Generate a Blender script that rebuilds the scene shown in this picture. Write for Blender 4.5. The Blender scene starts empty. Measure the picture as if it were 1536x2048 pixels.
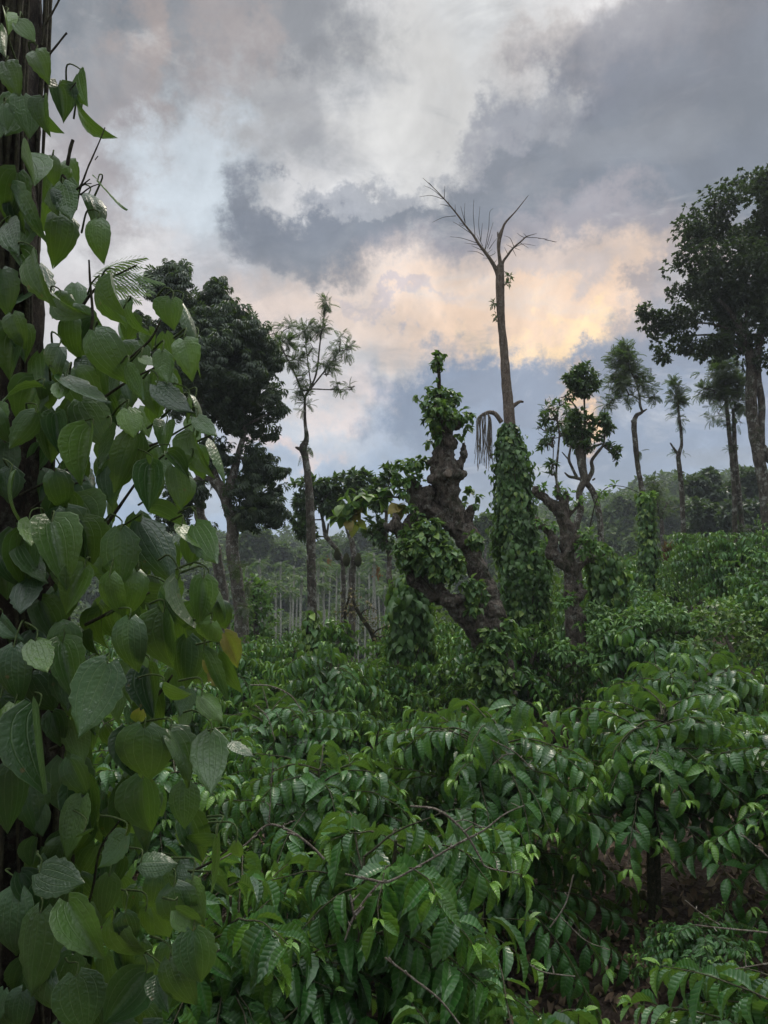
import bpy, bmesh, math, random
import numpy as np
from mathutils import Vector, noise as mnoise

SC = bpy.context.scene
COL = SC.collection
RAD = math.radians
PI = math.pi
# ------------------------------------------------------------------ camera
F = 26/36*2048            # focal length in photograph pixels
HC = 3.0                  # camera height
PITCH = math.atan(126/F)
cd = bpy.data.cameras.new('camera'); cam = bpy.data.objects.new('camera', cd); COL.objects.link(cam)
cd.sensor_fit = 'VERTICAL'; cd.sensor_height = 36; cd.sensor_width = 27; cd.lens = 26
cd.clip_start = 0.05; cd.clip_end = 2000
cam.location = (0, 0, HC); cam.rotation_euler = (PI/2+PITCH, 0, 0)
SC.camera = cam
SC.view_settings.view_transform = 'Standard'; SC.view_settings.look = 'None'
SC.view_settings.exposure = 0.22; SC.view_settings.gamma = 1

def P(px, py, Y):
    """point in the plantation seen at photograph pixel (px,py), Y metres ahead"""
    u = (px-768)/F; v = (1024-py)/F
    dy = math.cos(PITCH) - v*math.sin(PITCH); dz = math.sin(PITCH) + v*math.cos(PITCH)
    s = Y/dy
    return np.array((u*s, Y, HC+dz*s))
def azel(px, py):
    p = P(px, py, 1.0); x, y, z = p[0], p[1], p[2]-HC
    return math.atan2(x, y), math.atan2(z, math.hypot(x, y))
def lin(r, g, b):
    f = lambda c: (c/255/12.92) if c <= 10 else ((c/255+0.055)/1.055)**2.4
    return (f(r), f(g), f(b), 1.0)

# ------------------------------------------------------------------ node helper
class N:
    def __init__(s, tree): s.t = tree; s.n = tree.nodes; s.l = tree.links
    def new(s, typ, **kw):
        nd = s.n.new(typ)
        for k, v in kw.items(): setattr(nd, k, v)
        return nd
    def put(s, sock, v):
        if hasattr(v, 'links') or isinstance(v, bpy.types.NodeSocket): s.l.new(v, sock)
        else: sock.default_value = v
    def math(s, op, a, b=None, c=None, clamp=False):
        m = s.new('ShaderNodeMath', operation=op, use_clamp=clamp)
        s.put(m.inputs[0], a)
        if b is not None: s.put(m.inputs[1], b)
        if c is not None: s.put(m.inputs[2], c)
        return m.outputs[0]
    def mix(s, f, a, b, blend='MIX'):
        m = s.new('ShaderNodeMix', data_type='RGBA', blend_type=blend)
        s.put(m.inputs[0], f); s.put(m.inputs[6], a); s.put(m.inputs[7], b)
        return m.outputs[2]
    def smooth(s, x, a, b, lo=0.0, hi=1.0):
        m = s.new('ShaderNodeMapRange', interpolation_type='SMOOTHSTEP')
        s.put(m.inputs[0], x); s.put(m.inputs[1], a); s.put(m.inputs[2], b); s.put(m.inputs[3], lo); s.put(m.inputs[4], hi)
        return m.outputs[0]
    def noise(s, vec, scale, detail=4, rough=0.5, col=False, dist=0.0):
        m = s.new('ShaderNodeTexNoise')
        if vec is not None: s.l.new(vec, m.inputs['Vector'])
        m.inputs['Scale'].default_value = scale; m.inputs['Detail'].default_value = detail
        m.inputs['Roughness'].default_value = rough; m.inputs['Distortion'].default_value = dist
        return m.outputs[1 if col else 0]

# ------------------------------------------------------------------ sky
SUN_AZ, SUN_EL = RAD(22), RAD(46)
w = bpy.data.worlds.new('World'); SC.world = w; w.use_nodes = True
k = N(w.node_tree); k.n.clear()
tc = k.new('ShaderNodeTexCoord'); D = tc.outputs['Generated']
sep = k.new('ShaderNodeSeparateXYZ'); k.l.new(D, sep.inputs[0])
# slow and fine domain warps (curled cloud edges)
w1 = k.noise(D, 3.2, 3, 0.55, col=True); w2 = k.noise(D, 9.0, 8, 0.66, col=True)
s1 = k.new('ShaderNodeSeparateColor'); k.l.new(w1, s1.inputs[0])
s2 = k.new('ShaderNodeSeparateColor'); k.l.new(w2, s2.inputs[0])
az = k.math('ARCTAN2', sep.outputs[0], sep.outputs[1])
el = k.math('ARCSINE', sep.outputs[2])
def warp(base, a, b, ka, kb):
    t = k.math('MULTIPLY_ADD', k.math('SUBTRACT', a, 0.5), ka, base)
    return k.math('MULTIPLY_ADD', k.math('SUBTRACT', b, 0.5), kb, t)
AZ = warp(az, s1.outputs[0], s2.outputs[0], 0.34, 0.33)
EL = warp(el, s1.outputs[1], s2.outputs[1], 0.22, 0.24)
def blob(c, px, py, rx, ry, colr, soft=0.5, amt=1.0, rot=0.0):
    a0, e0 = azel(px, py)
    dx = k.math('SUBTRACT', AZ, a0); dy = k.math('SUBTRACT', EL, e0)
    if rot:
        cr, sr = math.cos(RAD(rot)), math.sin(RAD(rot))
        nx = k.math('ADD', k.math('MULTIPLY', dx, cr), k.math('MULTIPLY', dy, sr))
        ny = k.math('SUBTRACT', k.math('MULTIPLY', dy, cr), k.math('MULTIPLY', dx, sr))
        dx, dy = nx, ny
    qx = k.math('MULTIPLY', dx, F/rx); qy = k.math('MULTIPLY', dy, F/ry)
    r = k.math('SQRT', k.math('MULTIPLY_ADD', qx, qx, k.math('MULTIPLY', qy, qy)))
    f = k.smooth(r, 1-soft*.8, 1+soft*.8, amt, 0.0)
    return k.mix(f, c, colr)
c = lin(205, 204, 204)
c = k.mix(k.smooth(EL, RAD(16), RAD(4)), c, lin(142, 162, 188))
c = k.mix(k.smooth(EL, RAD(14), RAD(22)), c, c) if False else c
# px, py, rx, ry, colour, softness, amount, rotation
for b in [
    (380, 70, 400, 200, lin(134,137,141), .5, 1.0, 0),
    (190, 120, 250, 130, lin(116,123,129), .6, .95, 0),
    (420, 20, 360, 70, lin(118,123,129), .6, .8, 0),
    (610, 50, 150, 110, lin(128,131,136), .6, .9, 0),
    (330, 170, 250, 100, lin(142,143,145), .7, .85, 8),
    (540, 60, 200, 80, lin(130,132,135), .6, .85, 0),
    (560, 240, 120, 60, lin(178,177,177), .8, .7, 10),
    (270, 170, 60, 130, lin(172,155,146), .8, .7, 15),
    (190, 250, 110, 110, lin(146,145,147), .7, .8, 0),
    (440, 130, 60, 120, lin(172,158,152), .8, .5, 0),
    (250, 330, 160, 70, lin(158,150,150), .7, .7, 0),
    (420, 350, 150, 70, lin(200,208,214), .7, .9, 0),
    (400, 400, 110, 140, lin(196,205,212), .7, .8, 0),
    (860, 190, 150, 170, lin(205,204,201), .8, 1.0, 20),
    (1010, 60, 140, 90, lin(208,210,210), .7, .9, 0),
    (1120, 60, 90, 60, lin(178,166,160), .8, .6, 0),
    (1440, 110, 260, 150, lin(90,98,110), .5, 1.0, 10),
    (1270, 50, 170, 80, lin(122,124,132), .6, .9, 0),
    (1330, 240, 260, 120, lin(98,105,118), .5, 1.0, -12),
    (1450, 380, 260, 200, lin(110,118,128), .6, 1.0, 0),
    (1040, 150, 60, 40, lin(196,194,192), .8, .5, 0),
    (1330, 560, 120, 60, lin(150,146,150), .8, .7, 0),
    (1150, 400, 260, 110, lin(108,116,127), .4, 1.0, 8),
    (980, 330, 90, 50, lin(146,148,156), .6, .8, 20),
    (1040, 250, 70, 40, lin(138,142,151), .7, .8, 25),
    (550, 400, 80, 60, lin(118,123,132), .6, .95, -25),
    (640, 480, 190, 75, lin(112,118,128), .4, 1.0, -8),
    (850, 480, 260, 60, lin(116,122,131), .45, 1.0, 6),
    (760, 400, 90, 25, lin(142,146,154), .6, .8, 0),
    (1100, 520, 330, 60, lin(150,146,152), .6, .9, 0),
    (330, 620, 300, 130, lin(206,198,198), .7, .6, 0),
    (600, 640, 240, 60, lin(226,207,196), .7, .8, 0),
    (900, 640, 380, 84, lin(226,206,190), .8, .95, 0),
    (1140, 650, 270, 84, lin(236,204,174), .8, .95, 0),
    (1130, 705, 105, 30, lin(252,218,170), .7, 1.0, 0),
    (1290, 640, 110, 40, lin(150,146,152), .7, .8, 35),
    (820, 625, 130, 14, lin(186,178,184), .8, .7, -4),
    (1120, 590, 110, 30, lin(196,184,180), .8, .8, -10),
    (700, 800, 120, 40, lin(222,206,200), .8, .8, 0),
    (920, 820, 220, 110, lin(126,139,160), .35, 1.0, 0),
    (1300, 850, 420, 130, lin(130,143,164), .35, 1.0, 8),
    (1180, 780, 340, 45, lin(126,136,154), .5, .9, 0),
    (1350, 720, 190, 70, lin(122,130,146), .5, .9, 25),
    (1170, 800, 40, 32, lin(248,206,160), .9, 1.0, 0),
    (590, 900, 70, 22, lin(226,200,188), .9, .6, 0),
    ]:
    c = blob(c, *b)
# fine cloud texture
mps = k.new('ShaderNodeMapping'); k.l.new(D, mps.inputs[0]); mps.inputs['Scale'].default_value = (1, 1, 2.3); mps.inputs['Rotation'].default_value = (0, RAD(12), 0)
st1 = k.noise(mps.outputs[0], 5.2, 8, 0.62, dist=0.5)
c = k.mix(k.smooth(st1, 0.52, 0.66, 0, 0.38), c, lin(140, 144, 150))
c = k.mix(k.smooth(st1, 0.46, 0.30, 0, 0.42), c, lin(216, 214, 212))
tx = k.noise(D, 7.0, 7, 0.6, dist=0.6)
c = k.mix(1.0, c, k.smooth(tx, 0.25, 0.75, 0.80, 1.16), 'MULTIPLY')
tx2 = k.noise(D, 22.0, 5, 0.55, dist=0.4)
c = k.mix(1.0, c, k.smooth(tx2, 0.3, 0.7, 0.95, 1.06), 'MULTIPLY')
# unseen sky: brightness added overhead to light the foliage, dimmed behind the camera
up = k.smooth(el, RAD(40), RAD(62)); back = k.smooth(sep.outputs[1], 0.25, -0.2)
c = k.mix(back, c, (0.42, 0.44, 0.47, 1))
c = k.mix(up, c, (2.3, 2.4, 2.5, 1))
low = k.smooth(el, RAD(-1), RAD(-6))
c = k.mix(low, c, (0.05, 0.06, 0.05, 1))
sky = k.new('ShaderNodeTexSky', sky_type='NISHITA', sun_disc=False, sun_elevation=SUN_EL, sun_rotation=SUN_AZ)
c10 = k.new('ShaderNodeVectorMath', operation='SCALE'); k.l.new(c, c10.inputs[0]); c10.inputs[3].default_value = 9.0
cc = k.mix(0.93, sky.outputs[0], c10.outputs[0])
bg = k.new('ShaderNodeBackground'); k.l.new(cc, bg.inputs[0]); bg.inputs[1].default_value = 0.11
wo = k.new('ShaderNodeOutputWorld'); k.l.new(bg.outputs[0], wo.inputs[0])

sd = bpy.data.lights.new('sun', 'SUN'); sun = bpy.data.objects.new('sun', sd); COL.objects.link(sun)
sd.energy = 1.3; sd.angle = RAD(16); sd.color = (1.0, 0.9, 0.78)
sun.rotation_euler = Vector((math.sin(SUN_AZ)*math.cos(SUN_EL), math.cos(SUN_AZ)*math.cos(SUN_EL), math.sin(SUN_EL))).to_track_quat('Z', 'Y').to_euler()

# ------------------------------------------------------------------ materials
def new_mat(name):
    m = bpy.data.materials.new(name); m.use_nodes = True; kk = N(m.node_tree); kk.n.clear(); return m, kk
def leaf_mat(name, dark, light, young, rough=0.42, trans=0.22, style=None, bump=0.5, dust=0.0, spec=0.5):
    m, q = new_mat(name)
    geo = q.new('ShaderNodeNewGeometry'); rnd = geo.outputs['Random Per Island']
    age = q.new('ShaderNodeAttribute', attribute_name='age').outputs['Fac']
    col = q.mix(rnd, dark, light)
    col = q.mix(age, col, young)
    tcn = q.new('ShaderNodeTexCoord'); ob = tcn.outputs['Object']
    hgt = None
    uv = q.new('ShaderNodeUVMap'); sp = q.new('ShaderNodeSeparateXYZ'); q.l.new(uv.outputs[0], sp.inputs[0])
    if style:
        a = q.math('ABSOLUTE', q.math('MULTIPLY_ADD', sp.outputs[0], 2, -1)); v = sp.outputs[1]
        mid = q.smooth(a, 0.0, 0.07, 1, 0)
        if style == 'coffee':
            ph = q.math('MULTIPLY', q.math('SUBTRACT', v, q.math('MULTIPLY', a, 0.13)), 2*PI*8.5)
            rib = q.math('MULTIPLY_ADD', q.math('SINE', ph), 0.5, 0.5)
            rib = q.math('MULTIPLY', q.math('POWER', rib, 0.6), q.smooth(q.noise(ob, 12, 3), .3, .7, .45, 1.0))
            hgt = q.math('SUBTRACT', rib, mid)
            vein = q.math('MAXIMUM', q.math('MULTIPLY', mid, 0.5), q.smooth(rib, 0.35, 0.0, 0, 0.3))
        else:
            pp = q.math('PINGPONG', a, 0.165)
            vn = q.smooth(pp, 0.0, 0.032, 1, 0)
            cross = q.math('SINE', q.math('MULTIPLY', q.math('SUBTRACT', v, q.math('MULTIPLY', a, 0.2)), 2*PI*13))
            nz = q.noise(ob, 60, 3, 0.6)
            hgt = q.math('ADD', q.math('MULTIPLY', vn, -1.3), q.math('ADD', q.math('MULTIPLY', q.math('MULTIPLY', cross, nz), 0.16), q.math('MULTIPLY', q.smooth(q.noise(ob, 75, 2, dist=.6), .3, .7), 0.55)))
            vein = q.math('MULTIPLY', vn, 0.30)
        col = q.mix(vein, col, q.mix(0.5, col, (0.32, 0.42, 0.20, 1)))
    mot = q.noise(ob, 9 if style else 2.5, 4, 0.6)
    col = q.mix(1.0, col, q.smooth(mot, 0.3, 0.7, 0.78, 1.18), 'MULTIPLY')
    if style == 'pepper':
        vo = q.new('ShaderNodeTexVoronoi'); q.l.new(ob, vo.inputs['Vector']); vo.inputs['Scale'].default_value = 26
        big = q.smooth(q.noise(ob, 5, 3), .52, .62)
        col = q.mix(q.math('MULTIPLY', q.smooth(vo.outputs[0], .16, .09), big), col, (0.10, 0.075, 0.03, 1))
        col = q.mix(q.smooth(q.noise(ob, 22, 5, .7), .45, .7, 0, .5), col, q.mix(0.6, col, (0.012,0.03,0.012,1)))
    if dust:
        dn = q.math('MULTIPLY', q.smooth(q.noise(ob, 14, 5, 0.7), 0.42, 0.72), q.math('MULTIPLY', q.smooth(rnd, 0.35, 1.0), dust))
        col = q.mix(dn, col, (0.22, 0.23, 0.19, 1))
    # pale underside
    col = q.mix(q.math('MULTIPLY', geo.outputs['Backfacing'], 0.35), col, q.mix(0.5, col, (0.16, 0.22, 0.10, 1)))
    b = q.new('ShaderNodeBsdfPrincipled'); q.l.new(col, b.inputs['Base Color'])
    rr = q.math('ADD', rough-0.08, q.math('MULTIPLY', q.noise(ob, 20, 3), 0.18))
    q.l.new(rr, b.inputs['Roughness']); b.inputs['Specular IOR Level'].default_value = spec
    if hgt is not None:
        bp = q.new('ShaderNodeBump'); bp.inputs['Strength'].default_value = bump; bp.inputs['Distance'].default_value = 0.004
        q.l.new(hgt, bp.inputs['Height']); q.l.new(bp.outputs[0], b.inputs['Normal'])
    tr = q.new('ShaderNodeBsdfTranslucent')
    tcx = q.mix(0.6, col, (0.22, 0.40, 0.03, 1)); q.l.new(tcx, tr.inputs[0])
    mx = q.new('ShaderNodeMixShader'); mx.inputs[0].default_value = trans
    q.l.new(b.outputs[0], mx.inputs[1]); q.l.new(tr.outputs[0], mx.inputs[2])
    o = q.new('ShaderNodeOutputMaterial'); q.l.new(mx.outputs[0], o.inputs[0])
    return m
def bark_mat(name, c1, c2, lichen, amt=0.35, scale=1.0, bump=0.6, moss=None):
    m, q = new_mat(name)
    ob = q.new('ShaderNodeTexCoord').outputs['Object']
    mp = q.new('ShaderNodeMapping'); q.l.new(ob, mp.inputs[0]); mp.inputs['Scale'].default_value = (scale, scale, scale*0.45)
    n1 = q.noise(mp.outputs[0], 9, 8, 0.68, dist=0.4); n2 = q.noise(mp.outputs[0], 38, 6, 0.7)
    col = q.mix(q.smooth(n1, 0.32, 0.68), c1, c2)
    ln = q.noise(ob, 7*scale, 6, 0.7)
    col = q.mix(q.smooth(ln, 0.52, 0.60, 0, amt), col, lichen)
    if moss: col = q.mix(q.smooth(q.noise(ob, 4*scale, 5, 0.7), 0.5, 0.68, 0, 0.7), col, moss)
    col = q.mix(1.0, col, q.smooth(n2, 0.3, 0.7, 0.55, 1.25), 'MULTIPLY')
    cv = q.new('ShaderNodeTexVoronoi', feature='DISTANCE_TO_EDGE'); wv = q.new('ShaderNodeVectorMath', operation='ADD')
    q.l.new(mp.outputs[0], wv.inputs[0]); q.l.new(q.noise(mp.outputs[0], 12, 4, .6, col=True), wv.inputs[1]); q.l.new(wv.outputs[0], cv.inputs['Vector']); cv.inputs['Scale'].default_value = 13
    crk = q.smooth(cv.outputs[0], .0, .10)
    col = q.mix(1.0, col, q.mix(crk, (.55, .53, .52, 1), (1, 1, 1, 1)), 'MULTIPLY')
    b = q.new('ShaderNodeBsdfPrincipled'); q.l.new(col, b.inputs['Base Color']); b.inputs['Roughness'].default_value = 0.9
    b.inputs['Specular IOR Level'].default_value = 0.2
    bp = q.new('ShaderNodeBump'); bp.inputs['Strength'].default_value = bump; bp.inputs['Distance'].default_value = 0.05
    q.l.new(q.math('ADD', q.math('ADD', n1, q.math('MULTIPLY', crk, 0.5)), q.math('MULTIPLY', n2, 0.6)), bp.inputs['Height']); q.l.new(bp.outputs[0], b.inputs['Normal'])
    o = q.new('ShaderNodeOutputMaterial'); q.l.new(b.outputs[0], o.inputs[0])
    return m

M = {}
M['pepper'] = leaf_mat('pepper leaf', (0.009,0.034,0.013,1), (0.034,0.088,0.026,1), (0.14,0.25,0.035,1), 0.32, 0.2, 'pepper', 0.38, dust=0.12, spec=.55)
M['pepper_far'] = leaf_mat('pepper leaf on far trees', (0.020,0.066,0.016,1), (0.072,0.165,0.040,1), (0.22,0.32,0.06,1), 0.48, 0.25)
M['pepper_yellow'] = leaf_mat('ageing pepper leaf', (0.07,0.08,0.02,1), (0.20,0.16,0.03,1), (0.27,0.20,0.04,1), 0.5, 0.3, 'pepper', .5)
M['brown_leaf'] = leaf_mat('withered leaf', (0.05,0.03,0.018,1), (0.13,0.09,0.05,1), (0.20,0.15,0.05,1), 0.7, 0.15)
M['coffee'] = leaf_mat('coffee leaf', (0.014,0.066,0.012,1), (0.046,0.155,0.026,1), (0.15,0.30,0.025,1), 0.32, 0.24, 'coffee', 0.5, dust=0.1, spec=0.6)
M['coffee_far'] = leaf_mat('coffee leaf on farther bushes', (0.019,0.078,0.015,1), (0.078,0.200,0.038,1), (0.18,0.32,0.04,1), 0.36, 0.24)
M['acacia'] = leaf_mat('pale green shrub leaf', (0.050,0.130,0.035,1), (0.095,0.21,0.06,1), (0.17,0.30,0.07,1), 0.5, 0.3)
M['dark_crown'] = leaf_mat('dark crown leaf', (0.012,0.026,0.014,1), (0.030,0.055,0.026,1), (0.05,0.08,0.03,1), 0.5, 0.15)
M['right_crown'] = leaf_mat('small dark leaf', (0.012,0.022,0.012,1), (0.030,0.046,0.020,1), (0.05,0.07,0.03,1), 0.5, 0.15)
M['jack'] = leaf_mat('jackfruit leaf', (0.018,0.045,0.018,1), (0.045,0.090,0.030,1), (0.08,0.14,0.04,1), 0.42, 0.2)
M['oak'] = leaf_mat('silver oak leaf', (0.024,0.036,0.019,1), (0.065,0.082,0.044,1), (0.11,0.14,0.06,1), 0.6, 0.25)
M['palm'] = leaf_mat('palm frond', (0.018,0.048,0.018,1), (0.045,0.090,0.028,1), (0.10,0.13,0.04,1), 0.6, 0.2, spec=.2)
M['far'] = leaf_mat('far forest leaf', (0.018,0.042,0.019,1), (0.060,0.096,0.036,1), (0.12,0.16,0.05,1), 0.6, 0.2, spec=.2)
M['rust'] = leaf_mat('rust red dry frond', (0.14,0.035,0.015,1), (0.24,0.07,0.03,1), (0.3,0.1,0.04,1), 0.8, 0.15)
M['litter'] = leaf_mat('dry leaf litter', (0.07,0.042,0.026,1), (0.24,0.155,0.095,1), (0.32,0.24,0.16,1), 0.75, 0.05)
M['bark'] = bark_mat('grey bark', (0.06,0.05,0.04,1), (0.19,0.165,0.135,1), (0.42,0.43,0.38,1), 0.7, 1.0, moss=(0.05,0.07,0.025,1))
M['bark_dark'] = bark_mat('dark wet bark', (0.022,0.017,0.013,1), (0.07,0.052,0.038,1), (0.16,0.17,0.13,1), 0.35, 3.0, 0.9)
M['bark_gnarl'] = bark_mat('gnarled brown bark', (0.085,0.070,0.055,1), (0.29,0.245,0.20,1), (0.36,0.36,0.31,1), 0.6, 1.5, 1.0, moss=(0.045,0.065,0.02,1))
M['bark_pale'] = bark_mat('pale lichened bark', (0.13,0.115,0.095,1), (0.28,0.25,0.21,1), (0.50,0.51,0.46,1), 0.8, 1.6, 0.7, moss=(0.08,0.09,0.045,1))
M['deadwood'] = bark_mat('weathered dead wood', (0.13,0.10,0.075,1), (0.26,0.21,0.165,1), (0.36,0.34,0.30,1), 0.4, 2.0, 0.6)
M['palmtrunk'] = bark_mat('pale palm trunk', (0.26,0.26,0.22,1), (0.44,0.44,0.38,1), (0.5,0.5,0.45,1), 0.5, 1.5, 0.4)
M['twig'] = bark_mat('coffee branch bark', (0.14,0.115,0.085,1), (0.30,0.26,0.21,1), (0.42,0.42,0.36,1), 0.5, 5.0, 0.6)
M['coffee_twig'] = bark_mat('young coffee twig', (0.05,0.055,0.03,1), (0.11,0.10,0.06,1), (0.2,0.19,0.14,1), 0.4, 5.0, 0.5)
M['vinestem'] = bark_mat('vine stem', (0.028,0.024,0.016,1), (0.07,0.065,0.035,1), (0.12,0.13,0.08,1), 0.3, 6.0, 0.6)
M['shoot'] = bark_mat('green shoot', (0.05,0.085,0.025,1), (0.10,0.14,0.05,1), (0.16,0.17,0.09,1), 0.3, 6.0, 0.3)
M['fruit'] = bark_mat('orange areca fruit', (0.26,0.11,0.025,1), (0.42,0.20,0.04,1), (0.3,0.2,0.08,1), 0.4, 6.0, 0.6)
M['jackfruit'] = bark_mat('green jackfruit rind', (0.05,0.065,0.02,1), (0.11,0.12,0.04,1), (0.14,0.13,0.06,1), 0.4, 12.0, 1.0)
def soil():
    m, q = new_mat('leaf strewn soil'); ob = q.new('ShaderNodeTexCoord').outputs['Object']
    n1 = q.noise(ob, 1.5, 8, 0.7); n2 = q.noise(ob, 30, 6, 0.7)
    vo = q.new('ShaderNodeTexVoronoi'); q.l.new(ob, vo.inputs['Vector']); vo.inputs['Scale'].default_value = 22
    c = q.mix(q.smooth(n1, .35, .65), (0.035,0.021,0.014,1), (0.075,0.048,0.032,1))
    c = q.mix(q.smooth(n2, .45, .7, 0, .7), c, (0.12,0.085,0.06,1))
    g = q.new('ShaderNodeSeparateXYZ'); q.l.new(ob, g.inputs[0])
    c = q.mix(q.smooth(g.outputs[1], 16, 30), c, (0.035,0.065,0.025,1))
    b = q.new('ShaderNodeBsdfPrincipled'); q.l.new(c, b.inputs['Base Color']); b.inputs['Roughness'].default_value = .95
    bp = q.new('ShaderNodeBump'); bp.inputs['Strength'].default_value = 0.9; bp.inputs['Distance'].default_value = 0.03
    q.l.new(q.math('ADD', n2, vo.outputs[0]), bp.inputs['Height']); q.l.new(bp.outputs[0], b.inputs['Normal'])
    o = q.new('ShaderNodeOutputMaterial'); q.l.new(b.outputs[0], o.inputs[0]); return m
M['soil'] = soil()

# ------------------------------------------------------------------ mesh helpers
class MB:
    def __init__(s): s.v = []; s.f = {}; s.u = {}; s.a = []; s.n = 0
    def add(s, V, Fc, UV=None, age=None):
        V = np.asarray(V, float).reshape(-1, 3); Fc = np.asarray(Fc, int); kk = Fc.shape[1]
        s.v.append(V); s.f.setdefault(kk, []).append(Fc+s.n)
        UV = np.zeros((len(V), 2)) if UV is None else UV
        s.u.setdefault('uv', []).append(UV); s.a.append(np.zeros(len(V)) if age is None else age)
        s.n += len(V)
    def mesh(s, name, origin=(0,0,0), smooth=True):
        me = bpy.data.meshes.new(name)
        if not s.v: return me
        V = np.concatenate(s.v)-np.array(origin); UV = np.concatenate(s.u['uv']); A = np.concatenate(s.a)
        idx = []; tot = []
        for kk, fl in s.f.items():
            ff = np.concatenate(fl); idx.append(ff.ravel()); tot.append(np.full(len(ff), kk))
        idx = np.concatenate(idx); tot = np.concatenate(tot)
        me.vertices.add(len(V)); me.vertices.foreach_set('co', V.ravel().astype(np.float32))
        me.loops.add(len(idx)); me.loops.foreach_set('vertex_index', idx.astype(np.int32))
        me.polygons.add(len(tot)); st = np.concatenate(([0], np.cumsum(tot)[:-1]))
        me.polygons.foreach_set('loop_start', st.astype(np.int32)); me.polygons.foreach_set('loop_total', tot.astype(np.int32))
        me.polygons.foreach_set('use_smooth', np.full(len(tot), smooth))
        me.update(calc_edges=True)
        uvl = me.uv_layers.new(name='UVMap'); uvl.data.foreach_set('uv', UV[idx].ravel().astype(np.float32))
        at = me.attributes.new('age', 'FLOAT', 'POINT'); at.data.foreach_set('value', A.astype(np.float32))
        me.validate()
        return me
    def build(s, name, mat, parent=None, label=None, sub=None):
        o = bpy.data.objects.new(name, s.mesh(name, parent.location if parent else (0,0,0)))
        o.data.materials.append(M[mat]); COL.objects.link(o)
        if parent: o.parent = sub or parent
        if label: o['label'] = label
        return o
def thing(name, label, cat, loc=(0,0,0), group=None):
    o = bpy.data.objects.new(name, None); COL.objects.link(o); o.location = tuple(float(v) for v in loc)
    o.empty_display_size = 0.2; o['label'] = label; o['category'] = cat
    if group: o['group'] = group
    return o
def copy_thing(root, loc, rz, sc, label=None, group=None):
    r = root.copy(); COL.objects.link(r); r.location = loc; r.rotation_euler = (0, 0, rz); r.scale = sc
    if label: r['label'] = label
    if group: r['group'] = group
    for ch in root.children:
        c = ch.copy(); COL.objects.link(c); c.parent = r
        for g in ch.children:
            d = g.copy(); COL.objects.link(d); d.parent = c
    return r
def norm(a): return a/np.maximum(np.linalg.norm(a, axis=-1, keepdims=True), 1e-9)

def spline(pts, step):
    pts = np.asarray(pts, float)
    if len(pts) < 3: 
        n = max(2, int(np.linalg.norm(pts[1,:3]-pts[0,:3])/step)+1)
        t = np.linspace(0, 1, n)[:, None]; return pts[0]*(1-t)+pts[1]*t
    Q = np.vstack((2*pts[0]-pts[1], pts, 2*pts[-1]-pts[-2])); out = []
    for i in range(1, len(Q)-2):
        p0, p1, p2, p3 = Q[i-1:i+3]
        n = max(2, int(np.linalg.norm(p2[:3]-p1[:3])/step)+1)
        for t in np.linspace(0, 1, n, endpoint=False):
            out.append(0.5*((2*p1)+(-p0+p2)*t+(2*p0-5*p1+4*p2-p3)*t*t+(-p0+3*p1-3*p2+p3)*t**3))
    out.append(pts[-1]); return np.array(out)
def tube(mb, pts, sides=8, step=None, rough=0.0, nscale=6.0, cap=True):
    """pts rows x,y,z,r"""
    pts = np.asarray(pts, float); rmean = pts[:, 3].mean()
    S = spline(pts, step or max(rmean*1.6, 0.01)); C = S[:, :3]; R = np.maximum(S[:, 3], 1e-4)
    T = norm(np.gradient(C, axis=0)); n = len(C)
    up = np.array((1, 0, 0)) if abs(T[0][0]) < 0.8 else np.array((0, 1, 0))
    U = np.zeros_like(C); u = np.cross(T[0], up); u /= np.linalg.norm(u)
    for i in range(n):
        u = u-T[i]*u.dot(T[i]); u /= max(np.linalg.norm(u), 1e-9); U[i] = u
    W = np.cross(T, U); th = np.linspace(0, 2*PI, sides, endpoint=False)
    ring = U[:, None]*np.cos(th)[None, :, None]+W[:, None]*np.sin(th)[None, :, None]
    rr = np.repeat(R[:, None], sides, 1)
    if rough:
        for i in range(n):
            for j in range(sides):
                p = C[i]+ring[i, j]*R[i]
                rr[i, j] *= 1+rough*(mnoise.noise(Vector(p*nscale))+0.5*mnoise.noise(Vector(p*nscale*2.7)))
    V = (C[:, None]+ring*rr[..., None]).reshape(-1, 3)
    i = np.arange(n-1)[:, None]*sides; j = np.arange(sides)[None]; j2 = (j+1) % sides
    Fq = np.stack((i+j, i+j2, i+sides+j2, i+sides+j), -1).reshape(-1, 4)
    mb.add(V, Fq)
    if cap:
        for e, base in ((0, 0), (n-1, (n-1)*sides)):
            ringv = V[base:base+sides]; cc = ringv.mean(0)
            tri = [(a, (a+1) % sides, sides) if e else ((a+1) % sides, a, sides) for a in range(sides)]
            mb.add(np.vstack((ringv, cc)), tri)
def pxpath(L, d, off=(0, 0), s=1.0):
    """list of (x,y,r[,dd]) in picture pixels -> tube points at distance d"""
    out = []
    for q in L:
        dd = d+(q[3] if len(q) > 3 else 0)
        p = P(off[0]+q[0]/s, off[1]+q[1]/s, dd); out.append((*p, q[2]/s*dd/F))
    return out

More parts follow.
